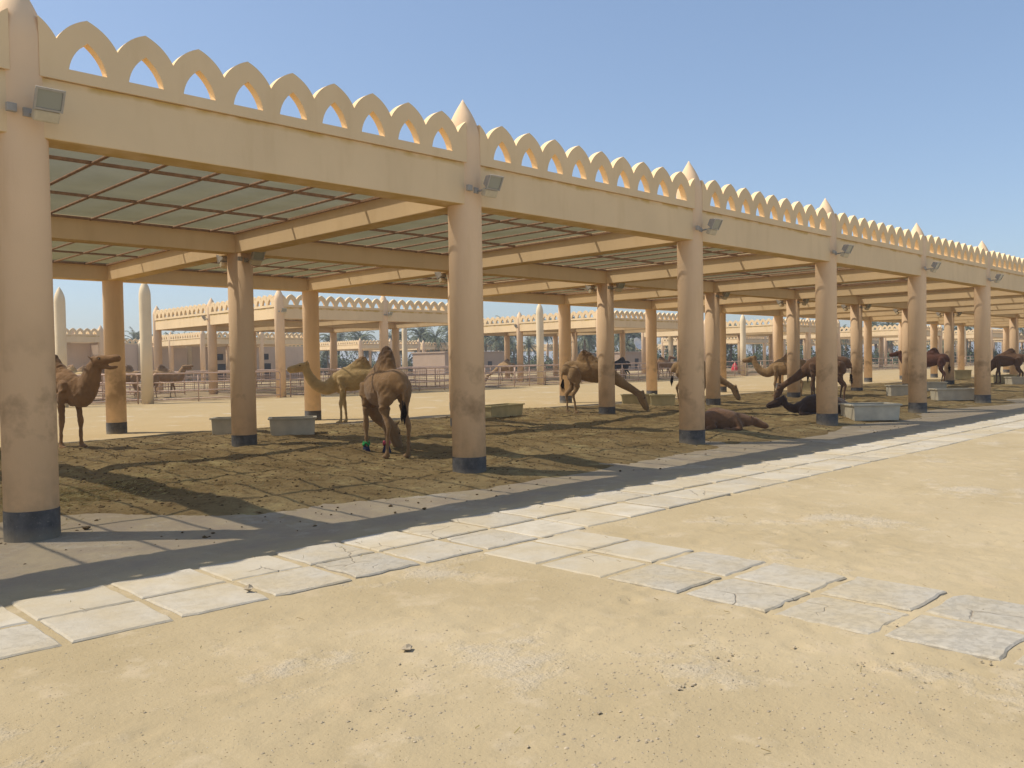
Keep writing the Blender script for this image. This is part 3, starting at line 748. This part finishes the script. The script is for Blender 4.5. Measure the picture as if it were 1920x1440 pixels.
TR=[(8.10,8.62,-32,1.05,.55,.42,'trough','pale grey trough beside the first middle-row column'),
 (7.42,10.62,-40,.62,.5,.42,'trough','grey trough half hidden behind the first middle-row column'),
 (15.1,8.75,10,1.65,.6,.36,'trough_y','long ochre trough just right of the second big front column'),
 (23.3,9.8,-50,1.2,.6,.42,'trough_y','ochre trough behind the muzzle of the camel feeding at centre'),
 (22.55,8.15,-52,.85,.5,.42,'trough_y','smaller ochre trough left of the third big front column'),
 (19.95,-.25,-45,1.2,.95,.42,'trough','large white trough in front of the lying dark camel'),
 (33.75,4.3,-50,.8,.6,.45,'trough','square trough tucked left of the fifth big front column'),
 (30.35,1.0,-50,1.5,.7,.42,'trough','grey trough between the fifth and sixth big front columns'),
 (40.3,11.6,-55,.8,.5,.5,'trough_y','small sunlit ochre trough between the legs of the dark feeding camel'),
 (51.7,5.4,-50,1.3,.8,.5,'trough_y','ochre trough under the camel grazing near the right edge'),
 (48.1,3.5,-50,1.3,.8,.42,'trough','grey trough at the right edge of the picture'),
 (56.9,9.2,-55,1.0,.7,.6,'trough_y','far ochre trough left of the sixth big front column'),
 (38.2,4.6,-50,1.2,.7,.4,'trough','far pale trough behind the fifth big front column')]
for (x,y,a,L,W,H,mt,lab) in TR:
    t=make_trough(L,W,H,mt); t.location=(x,y,max(-.01,float(soil_h(x,y)))-.015); t.rotation_euler=(0,0,R(a)); tag(t,lab,'trough','feed troughs')
# ---------------------------------------------------------------- camels
def crom(P,n=6):
    # Catmull-Rom through rows of numbers
    P=[np.array(p,float) for p in P]; out=[]
    for i in range(len(P)-1):
        p0=P[max(i-1,0)];p1=P[i];p2=P[i+1];p3=P[min(i+2,len(P)-1)]
        for k in range(n):
            t=k/n; out.append(.5*((2*p1)+(-p0+p2)*t+(2*p0-5*p1+4*p2-p3)*t*t+(-p0+3*p1-3*p2+p3)*t**3))
    out.append(P[-1]); return out
def loft(mb,rows,n=16,sub=5):
    # rows: x,y,z, half-width lateral, half-height in the bending plane ; rounded ends
    R_=crom(rows,sub); pts=[Vector(r[:3]) for r in R_]; rad=[(max(.004,r[3]),max(.004,r[4])) for r in R_]
    d0=(pts[0]-pts[1]).normalized(); d1=(pts[-1]-pts[-2]).normalized()
    a,b=rad[0]; c,d=rad[-1]
    pre=[(pts[0]+d0*min(a,b)*.55,(a*.72,b*.72)),(pts[0]+d0*min(a,b)*.85,(a*.3,b*.3))][::-1]; post=[(pts[-1]+d1*min(c,d)*.55,(c*.72,d*.72)),(pts[-1]+d1*min(c,d)*.85,(c*.3,d*.3))]
    allp=[p for p,_ in pre]+pts+[p for p,_ in post]; allr=[r for _,r in pre]+rad+[r for _,r in post]
    mb.tube(allp,allr,n)
NECKS={
 'up':[(.50,0,1.22,.17,.26),(.78,0,1.04,.135,.20),(1.00,0,1.12,.115,.17),(1.12,0,1.36,.10,.145),(1.18,0,1.62,.09,.125),(1.24,0,1.80,.085,.11)],
 'level':[(.50,0,1.22,.17,.26),(.80,0,1.02,.14,.21),(1.04,0,1.03,.12,.175),(1.24,0,1.18,.105,.15),(1.38,0,1.42,.095,.13),(1.44,0,1.60,.085,.11)],
 'bray':[(.50,0,1.20,.19,.28),(.70,0,1.06,.17,.26),(.84,0,1.18,.15,.24),(.93,0,1.38,.13,.20),(1.00,0,1.56,.115,.165),(1.06,0,1.68,.095,.12)],
 'down':[(.50,0,1.18,.17,.26),(.78,0,1.0,.125,.18),(1.03,0,.82,.095,.135),(1.26,0,.68,.08,.11),(1.43,0,.56,.076,.10),(1.50,0,.50,.075,.095)],
 'steep':[(.50,0,1.16,.17,.26),(.74,0,.94,.14,.20),(.92,0,.72,.115,.165),(1.05,0,.54,.10,.13),(1.10,0,.42,.085,.11)],
 'back':[(.50,0,1.16,.17,.26),(.72,-.08,.92,.14,.20),(.80,-.22,.70,.115,.16),(.78,-.38,.54,.10,.13),(.74,-.48,.42,.085,.11)],
}
HEADDIR={'up':(1,0,-.12),'level':(1,0,-.10),'bray':(1,0,.24),'down':(.50,0,-.86),'steep':(.45,0,-.9),'back':(.15,-.45,-.85)}
def head(mb,p,dr,mouth=False,s=1.):
    p=Vector(p); d=Vector(dr).normalized(); side=d.cross(Vector((0,0,1))).normalized()
    if side.length<.1: side=Vector((0,1,0))
    up=side.cross(d).normalized()
    def P(a,u,v=0): q=p+(d*a+up*u+side*v)*s; return (q.x,q.y,q.z)
    def row(a,u,w,h): return P(a,u)+(w*s,h*s)
    loft(mb,[row(-.05,.015,.075,.085),row(.06,.03,.085,.095),row(.16,.015,.078,.088),row(.26,.0,.064,.076),row(.35,-.008,.060,.072),row(.42,-.028,.056,.064)],14)
    if mouth:
        loft(mb,[row(.02,-.06,.06,.055),row(.14,-.105,.052,.045),row(.26,-.155,.042,.034),row(.36,-.165,.036,.026)],12)
    else: loft(mb,[row(.02,-.05,.055,.055),row(.18,-.07,.05,.05),row(.32,-.075,.046,.04),row(.40,-.085,.042,.03)],12)
    eyes=[]
    for sg in (-1,1):
        mb.ell(P(.10,.075,sg*.068),(.032*s,.026*s,.022*s))     # brow
        mb.ell(P(.43,-.005,sg*.022),(.028*s,.022*s,.026*s))     # nostril / lip
        e0=P(-.03,.085,sg*.072); e1=P(-.07,.15,sg*.105)
        loft(mb,[e0+(.022*s,.014*s),tuple((Vector(e0)+Vector(e1))/2)+(.028*s,.014*s),e1+(.010*s,.010*s)],8,3)
        eyes.append(P(.125,.048,sg*.084))
    mb.ell(P(-.03,.085,0),(.075*s,.06*s,.045*s))
    return eyes
def leg_rows(kind,y,dx=0,foot=0):
    if kind=='f':
        return [(.42,y*.95,1.28,.085,.16),(.44,y,1.08,.085,.13),(.42+dx*.3,y*1.05,.90,.066,.085),(.44+dx*.5,y,.68,.052,.062),(.455+dx*.7,y,.55,.056,.062),(.455+dx*.75,y,.49,.050,.055),(.445+dx*.85,y,.36,.034,.040),(.44+dx*.95,y,.18,.032,.037),(.445+dx,y,.09,.042,.046),(.47+dx,y,.035,.070,.060)]
    return [(-.50,y*.8,1.30,.12,.20),(-.47,y,1.12,.13,.21),(-.42+dx*.2,y*1.08,.93,.092,.145),(-.47+dx*.5,y,.74,.060,.080),(-.585+dx*.7,y,.58,.048,.060),(-.60+dx*.75,y,.52,.042,.052),(-.575+dx*.85,y,.38,.032,.038),(-.56+dx*.95,y,.18,.030,.035),(-.555+dx,y,.09,.040,.044),(-.53+dx,y,.035,.068,.058)]
def remeshed(mb,voxel,name,mat,smooth=4):
    me=mb.mesh(name+'_src'); o=bpy.data.objects.new(name+'_tmp',me); col.objects.link(o)
    m=o.modifiers.new('r','REMESH'); m.mode='VOXEL'; m.voxel_size=voxel; m.use_smooth_shade=True
    s=o.modifiers.new('s','SMOOTH'); s.factor=.5; s.iterations=smooth
    dg=bpy.context.evaluated_depsgraph_get(); out=bpy.data.meshes.new_from_object(o.evaluated_get(dg)); out.name=name
    bpy.data.objects.remove(o); bpy.data.meshes.remove(me)
    co=np.empty(len(out.vertices)*3); out.vertices.foreach_get('co',co); co=co.reshape(-1,3)
    no=np.empty(len(out.vertices)*3); out.vertices.foreach_get('normal',no); no=no.reshape(-1,3)
    q=vnoise(co[:,0]+co[:,1]*.7,co[:,2]+co[:,1]*.3,14,9,4)*.010+vnoise(co[:,0]-co[:,1]*.6,co[:,2]*.6,34,2,8)*.007
    q*=1+1.8*sstep(1.45,1.75,co[:,2])*(np.abs(co[:,0]+.1)<.4)
    co+=no*q[:,None]; out.vertices.foreach_set('co',co.ravel()); out.update()
    out.polygons.foreach_set('use_smooth',np.ones(len(out.polygons),bool)); out.materials.clear(); out.materials.append(mat); return out
def camel_geo(neck='up',hump=1.,steps=(0,0,0,0),voxel=.017,tail=1,thin=1.,turn=0):
    mb=MB()
    loft(mb,[(-.74,0,1.24,.10,.13),(-.60,0,1.30,.20*thin,.24),(-.40,0,1.30,.225*thin,.255),(-.12,0,1.26,.275*thin,.315),(.16,0,1.22,.275*thin,.335),(.38,0,1.22,.225*thin,.32),(.56,0,1.22,.17,.25)],20)
    # hump: a rounded peak leaning slightly back
    hp=hump
    loft(mb,[(x_,0,1.42+(z_-1.42)*hp,b_,a_) for (x_,z_,a_,b_) in ((-.04,1.34,.50,.20),(-.06,1.44,.44,.185),(-.09,1.56,.33,.155),(-.12,1.68,.25,.125),(-.145,1.78,.18,.10),(-.155,1.84,.12,.075))],18,6)
    mb.ell((.33,0,1.42),(.20,.13,.16))      # withers
    mb.ell((-.52,0,1.42),(.20,.17,.13))     # croup
    mb.ell((.50,0,.96),(.12,.11,.13))       # brisket pad
    a,b,c,d=steps
    loft(mb,leg_rows('f',.17,a),12); loft(mb,leg_rows('f',-.17,b),12); loft(mb,leg_rows('h',.17,c),12); loft(mb,leg_rows('h',-.17,d),12)
    for (x,y) in ((.50+a,.17),(.50+b,-.17),(-.50+c,.17),(-.50+d,-.17)): mb.ell((x,y,.028),(.085,.072,.034))
    nk=[]; L_=len(NECKS[neck])
    dr=Vector(HEADDIR[neck]); px_,py_=NECKS[neck][0][:2]; pv=NECKS[neck][0]; cx_,cy_=pv[0],pv[1]
    nk.append(pv)
    for k in range(1,L_):
        q=NECKS[neck][k]; a_=R(turn)*min(1,k/3); dx_,dy_=q[0]-NECKS[neck][k-1][0],q[1]-NECKS[neck][k-1][1]
        cx_+=dx_*math.cos(a_)-dy_*math.sin(a_); cy_+=dx_*math.sin(a_)+dy_*math.cos(a_); nk.append((cx_,cy_)+tuple(q[2:]))
    dr=Matrix.Rotation(R(turn),3,'Z')@dr
    loft(mb,nk,16,6)
    eyes=head(mb,nk[-1][:3],dr,neck=='bray',1.10)
    if tail: loft(mb,[(-.76,0,1.28,.035,.04),(-.82,0*tail,1.12,.024,.026),(-.80,.0,.95,.018,.02),(-.78,0,.82,.014,.016)],8)
    return mb,eyes
def camel(name_label,x,y,head_deg,fur,neck='up',hump=1.,steps=(0,0,0,0),sc=1.,voxel=.016,z=None,thin=1.,cat='camel',tuft=True,turn=0):
    root=empty('camel',(x,y,0),R(head_deg),name_label,cat,'camels')
    mb,eyes=camel_geo(neck,hump,steps,voxel,1,thin,turn)
    body=link('body',remeshed(mb,voxel,'camel_body',fur,3),root)
    if voxel<.03:
        me=MB()
        for e in eyes: link('eye',MB().ell((0,0,0),(.018,.018,.016),nu=10,nv=6).mesh('eye',M['eye']),root,e)
    if tuft:
        me=MB()
        for k in range(26):
            a=rnd.uniform(0,6.28); q=rnd.uniform(0,.03); x0=-.785+q*math.cos(a); y0=q*math.sin(a); z0=rnd.uniform(.80,1.02); L=rnd.uniform(.16,.3)
            me.tube([(x0,y0,z0),(x0-.02+q*math.cos(a),y0*1.8,z0-L*.5),(x0-.01,y0*1.2,z0-L)],[.012,.013,.003],5)
        link('tail_tuft',me.mesh('tail_tuft',M['furdark']),root)
    root.scale=(sc,)*3
    zz=z if z is not None else max(0,float(np.mean([soil_h(x+dx,y+dy) for dx in(-.4,0,.4) for dy in(-.4,0,.4)]))) if y<13 and y>-2 else 0
    root.location.z=zz-.012
    return root
M['furdark']=simple('dark_tail_hair',(.022,.014,.011),.9,.15,0,.3,20)
fA=furmat('brown_camel_hair',(.33,.19,.09),(.05,.028,.016))
fB=furmat('light_tan_camel_hair',(.50,.35,.155),(.20,.11,.05))
fC=furmat('sandy_brown_camel_hair',(.29,.17,.075),(.06,.03,.016))
fE=furmat('dusty_brown_camel_hair',(.33,.21,.10),(.14,.08,.04))
fM=furmat('very_dark_camel_hair',(.06,.036,.026),(.025,.014,.01))
fG=furmat('dark_camel_hair',(.155,.085,.045),(.03,.016,.01))
fI=furmat('red_brown_camel_hair',(.13,.055,.035),(.035,.015,.01))
fL=furmat('chestnut_camel_hair',(.20,.105,.052),(.08,.035,.018))
fK=furmat('black_camel_hair',(.02,.014,.014),(.01,.008,.008))
camel('brown camel with open mouth and raised head, beside the nearest column on the left',3.27,9.90,-70,fA,'bray',1.12,(.05,-.10,0,.1),sc=1.05,turn=18)
camel('light tan camel with its head stretched left in front of the back row column',12.28,11.92,146.2,fB,'level',.92,(.05,-.1,.05,-.1),sc=1.06)
cC=camel('sandy brown camel seen from behind with green and purple foot covers, head lowered',6.84,3.25,78,fC,'back',1.15,(.0,-.16,.10,-.05),sc=1.02)
camel('dusty brown camel feeding with its neck stretched down to the right, behind a middle column',18.52,8.12,-43,fE,'down',.92,(.12,-.12,-.1,.12),sc=1.08,thin=.92)
camel('camel mostly hidden behind the third big column, its pale neck reaching down right',25.4,8.75,-52,fE,'down',.9,(.1,-.1,0,.1),sc=1.0,voxel=.022)
camel('dark brown camel with its head down to the left, at the fourth big front column',27.62,4.51,118,fG,'down',.95,(.05,-.05,0,.1),sc=1.05,voxel=.022)
camel('tan camel with humped back standing behind the dark feeding camel',31.3,7.9,106,fE,'level',1.1,(.1,-.1,0,.1),voxel=.025)
camel('dark red-brown camel looking left with its neck raised, behind the fifth big column',47.0,7.6,108,fI,'level',.9,(.1,-.1,0,.1),sc=1.1,voxel=.025)
camel('greyish brown camel grazing with its head down left of the sixth big column',49.9,4.6,108,fG,'steep',.85,(.1,-.1,.1,-.1),sc=1.05,voxel=.025)
camel('brown camel cut by the right edge of the picture',50.6,1.7,106,fA,'down',.9,(.1,-.1,.1,-.1),sc=1.05,voxel=.03)
# hobbles and foot covers of the camel seen from behind
def hobble(parent,x,y,mat,mat2,lab):
    mb=MB().lathe([(.075,.0),(.085,.03),(.062,.10),(.05,.16)],16,x,y); o=link('foot_cover',mb.mesh('foot_cover',M[mat]),parent); o['label']=lab
    mb=MB(); mb.tube([(x+.055*math.cos(t),y+.055*math.sin(t),.19+.03*math.sin(3*t)) for t in [k*.5236 for k in range(13)]],.02,8); link('hobble_rope',mb.mesh('hobble_rope',M[mat2]),parent)
hobble(cC,.46,.17,'blue','green','navy foot cover tied with green cloth'); hobble(cC,.31,-.17,'blue','pink','dark purple foot cover tied with pink rope')
# lying camels
def lying(label,x,y,deg,fur,flat=True,sc=1.):
    root=empty('lying_camel',(x,y,0),R(deg),label,'camel','camels'); mb=MB()
    loft(mb,[(-.72,0,.22,.14,.14),(-.45,0,.27,.27,.25),(-.1,0,.32,.31,.31),(.25,0,.30,.27,.29),(.5,0,.24,.19,.2)],18)
    mb.ell((-.12,.05,.54),(.28,.16,.13))
    for sy in (-1,1):
        loft(mb,[(-.5,sy*.16,.3,.12,.17),(-.18,sy*.27,.20,.09,.12),(-.36,sy*.30,.09,.05,.055),(-.52,sy*.29,.07,.04,.04)],10)
        loft(mb,[(.40,sy*.14,.28,.09,.13),(.55,sy*.22,.10,.06,.065),(.30,sy*.26,.07,.045,.045),(.08,sy*.25,.06,.045,.04)],10)
    nk=[(.42,0,.32,.17,.22),(.64,.03,.30,.14,.19),(.78,.05,.28,.12,.15),(.86,.06,.28,.10,.12)]
    if not flat: nk=[(.42,0,.30,.15,.18),(.70,0,.22,.10,.13),(.90,0,.3,.08,.10),(1.0,0,.44,.07,.09)]
    loft(mb,nk,14); head(mb,nk[-1][:3],(1,0,-.30),s=1.05)
    link('body',remeshed(mb,.02,'lying_camel_body',fur,3),root)
    root.scale=(sc,)*3; root.location.z=max(0,float(soil_h(x,y)))-.05; return root
lying('chestnut camel lying flat on the soil beside the third big front column',14.36,.80,-56,fL,sc=.80)
lying('dark camel lying behind the white trough and the fourth big front column',20.2,1.2,120,fM,False)
# camels in the back pens
BG=[('tan camel leading the bunch behind the fence, left of the thick free-standing column',15.9,39.5,150,fC,'level'),
 ('pale camel standing second in the bunch behind the fence, left of the thick free-standing column',16.4,40.6,150,fE,'level'),
 ('brown camel standing third in the bunch behind the fence, left of the thick free-standing column',15.2,41.6,160,fA,'up'),
 ('camel with dark legs looking right behind the fence, right of the thick free-standing column',18.1,39.6,-15,fC,'bray'),
 ('yellowish camel behind the fence under the jaw of the braying camel',12.6,38.2,140,fB,'down'),
 ('slim yellowish camel behind the fence between the braying camel and the back column',13.4,38.9,140,fE,'down'),
 ('light brown camel grazing left behind the fence, right of the second big front column',51.2,45.2,128,fE,'down'),
 ('black camel whose hump rises behind the fence at centre right',58.9,38.3,135,fK,'down'),
 ('brown camel behind the fence below the satellite dish, left of the third big front column',65.5,38.4,-50,fA,'level'),
 ('reddish camel farther behind the fence, left of the third big front column',67.5,40.6,-60,fL,'up')]
for (l,x,y,a,f,nk) in BG: camel(l,x,y,a,f,nk,.95,(.15,-.15,-.1,.15),sc=1.1 if x>40 else 1.05,voxel=.034,z=0,tuft=False)
# red bundle and parked car far behind
rb=empty('red_tarpaulin',(98.2,50.,0),0,'small red heap showing above the far fence between the third and fourth big columns','tarpaulin')
link('cover',MB().lathe([(.5,0),(.45,.5),(.3,.85),(.16,1.1),(.04,1.25)],9,smooth=False).mesh('cover',M['red']),rb)
def car(x,y,rz,label,body='white'):
    r=empty('parked_car',(x,y,0),R(rz),label,'car')
    mb=MB(); S=[(-2.2,.45),(-2.2,.95),(-1.5,1.05),(-1.0,1.5),(.5,1.5),(1.1,1.05),(2.1,.9),(2.2,.45)]
    n=len(S); vs=[(a,-.85 if b<1.2 else -.7,b) for a,b in S]+[(a,.85 if b<1.2 else .7,b) for a,b in S]
    mb.add(vs,[tuple(range(n)),tuple(range(2*n-1,n-1,-1))]+[(k,n+k,n+(k+1)%n,(k+1)%n) for k in range(n)])
    link('body',bevel_mesh(mb.mesh('body',M[body]),.05),r)
    link('side_window',MB().box(-.95,.6,-.84,-.76,1.07,1.38).mesh('side_window',M['dark']),r)
    wm=MB().lathe([(.33,-.1),(.33,.1)],20,smooth=False).mesh('wheel',M['dark'])
    for a in (-1.35,1.35):
        for b in (-.8,.8):
            w_=link('wheel',wm,r,(a,b,.33)); w_.rotation_euler=(math.pi/2,0,0)
    return r
car(112.,45.,-50,'white parked car behind the fence, left of the dark brown camel head')
# ---------------------------------------------------------------- palms and far trees
def leafmat(name,a,b):
    m,n,bs=newmat(name,.6,.3); g=coord(n)
    c=mix(n,ramp(n,noise(n,g,1.2,4),[(.35,0),(.65,1)]),a,b); n.links.new(c,bs.inputs['Base Color']); return m
M['palm']=leafmat('palm_leaf',(.085,.105,.05),(.15,.165,.085)); M['bush']=leafmat('bush_leaf',(.06,.09,.03),(.13,.16,.06))
M['bark']=simple('palm_bark',(.20,.14,.085),.9,.1,0,.3,3,.4)
def palm_meshes(seed,h=7.5,nf=46):
    r=random.Random(seed); mb=MB(); pr=[]
    pts=[];rad=[]
    for k in range(15):
        t=k/14; pts.append((.25*math.sin(t*2+seed),.2*math.sin(t*1.5),h*t)); rad.append((.30-.10*t)*(1+.10*(k%2))+(.12 if k>12 else 0))
    tr=MB().tube(pts,rad,10).mesh('palm_trunk',M['bark'])
    top=Vector(pts[-1]); lf=MB()
    for i in range(nf):
        az=r.uniform(0,6.28); el=r.uniform(-.55,1.35); L=r.uniform(2.8,4.1); seg=9
        p=top.copy(); d=Vector((math.cos(az)*math.cos(el),math.sin(az)*math.cos(el),math.sin(el))); P=[p.copy()]
        for s in range(seg):
            d.z-=.10+.07*s*.35; d.normalize(); p=p+d*(L/seg); P.append(p.copy())
        lf.tube(P,[.035*(1-k/seg)+.008 for k in range(seg+1)],4)
        for s in range(1,seg+1):
            a,b=P[s-1],P[s]; dd=(b-a).normalized(); sd=dd.cross(Vector((0,0,1))); 
            if sd.length<.05: sd=Vector((1,0,0))
            sd.normalize()
            for q in range(3):
                base=a.lerp(b,(q+r.random())/3); ll=.62*math.sin(math.pi*(.12+.8*s/seg))*r.uniform(.8,1.2)
                for sg in (-1,1):
                    tip=base+dd*ll*.65+sd*sg*ll*.75+Vector((0,0,-.12-.2*r.random())); wv=dd*.06
                    lf.add([base-wv,base+wv,tip],[(0,1,2)])
    return tr,lf.mesh('palm_crown',M['palm'])
PM=[palm_meshes(k,h) for k,h in ((1,7.0),(2,7.8),(3,6.2))]
palm_px=[(68.6,161.0,1.0),(72.7,159.3,1.02),(80,157,.95),(86.1,152.6,1.05),(90.7,150,1.0),(93.5,148.4,1.05),(97,146,.95),(100.9,143.6,1.08),(104.5,141.1,1.12),(109.9,137.1,1.1),(113,135,1.0),(114.3,133.6,1.05),(117.8,130.7,1.32),(121,128,1.1),(124.6,124.6,1.15),(127.9,121.4,1.1),(131,118,1.15),(134.2,114.8,1.1),(138.0,110.5,1.12),(140.5,107,1.05),(143.7,103.5,1.25),(146.5,100,1.1),(149.0,96.3,1.05),(151.5,92.6,1.05),(156,91,.9),(160,87,.85),(164,83,.8),(63,164,1.),(75.5,166,.9)]
for k in range(16):
    a=R(61.5+14.5*k/15); d=205+25*math.sin(k*2.1); palm_px.append((CAM.x+d*math.sin(a),CAM.y+d*math.cos(a),.95+.12*math.sin(k*3.3)))
for k in range(44):
    a=R(22+38*k/43); d=rnd.uniform(160,172); palm_px.append((CAM.x+d*math.sin(a),CAM.y+d*math.cos(a),rnd.uniform(.6,.95)))
palm_px.sort(key=lambda q:math.atan2(q[0]-CAM.x,q[1]-CAM.y))
for i,(x,y,s) in enumerate(palm_px):
    k=i%3; s=s*rnd.uniform(.93,1.07)
    p_=empty('palm_tree',(x+rnd.uniform(-1,1),y+rnd.uniform(-4,4),0),rnd.uniform(0,6.28),'date palm on the horizon, number %d from the left in the row of palm crowns'%(i+1),'palm tree','date palms along the horizon'); p_.scale=(s,s,s)
    link('trunk',PM[k][0],p_); link('crown',PM[k][1],p_)
def bush_mesh(seed,w_,h):
    r=random.Random(seed); mb=MB()
    for _ in range(1500):
        a=r.uniform(0,6.28); u=r.random()**.5; q=Vector((math.cos(a)*u*w_*.5,math.sin(a)*u*w_*.4,0)); top=h*(1-.55*u*u)*(.7+.3*math.sin(a*3+seed)); q.z=top*r.random()**.6
        s=.22*r.uniform(.6,1.5); n1=Vector((r.uniform(-1,1),r.uniform(-1,1),r.uniform(-1,1))).normalized(); n2=n1.cross(Vector((r.uniform(-1,1),r.uniform(-1,1),1))).normalized()
        mb.add([q-n1*s,q+n2*s*.5,q+n1*s,q-n2*s*.5],[(0,1,2,3)])
    return mb.mesh('crown',M['bush'])
BM_=[bush_mesh(k,6.5,4.6) for k in range(3)]
tk=MB().tube([(0,0,0),(.1,0,1),(.05,.1,2.2)],[.16,.12,.05],8).mesh('trunk',M['bark'])
for i in range(52):
    a=R(21+57*i/51); d=176+rnd.uniform(-6,6)+(18 if i>38 else 0); x=CAM.x+d*math.sin(a); y=CAM.y+d*math.cos(a)
    s=rnd.uniform(.75,1.25)
    b_=empty('bushy_tree',(x,y,0),rnd.uniform(0,6),'dense green bushy tree between the palm trunks on the horizon','tree','bushy trees along the horizon'); b_.scale=(s,s,s)
    link('crown',BM_[i%3],b_); link('trunk',tk,b_)

# ---------------------------------------------------------------- haze
hm=bpy.data.materials.new('haze'); hm.use_nodes=True; hn=hm.node_tree; hn.nodes.clear()
pv=N(hn,'ShaderNodeVolumePrincipled'); pv.inputs['Density'].default_value=.0010; pv.inputs['Color'].default_value=(.96,.97,1,1); pv.inputs['Anisotropy'].default_value=.3
ho=N(hn,'ShaderNodeOutputMaterial'); hn.links.new(pv.outputs[0],ho.inputs['Volume'])
tag(link('haze',MB().box(-4100,4100,-4100,4100,-3,16).mesh('haze',hm)),'thin dusty haze over the whole place','haze',kind='stuff')
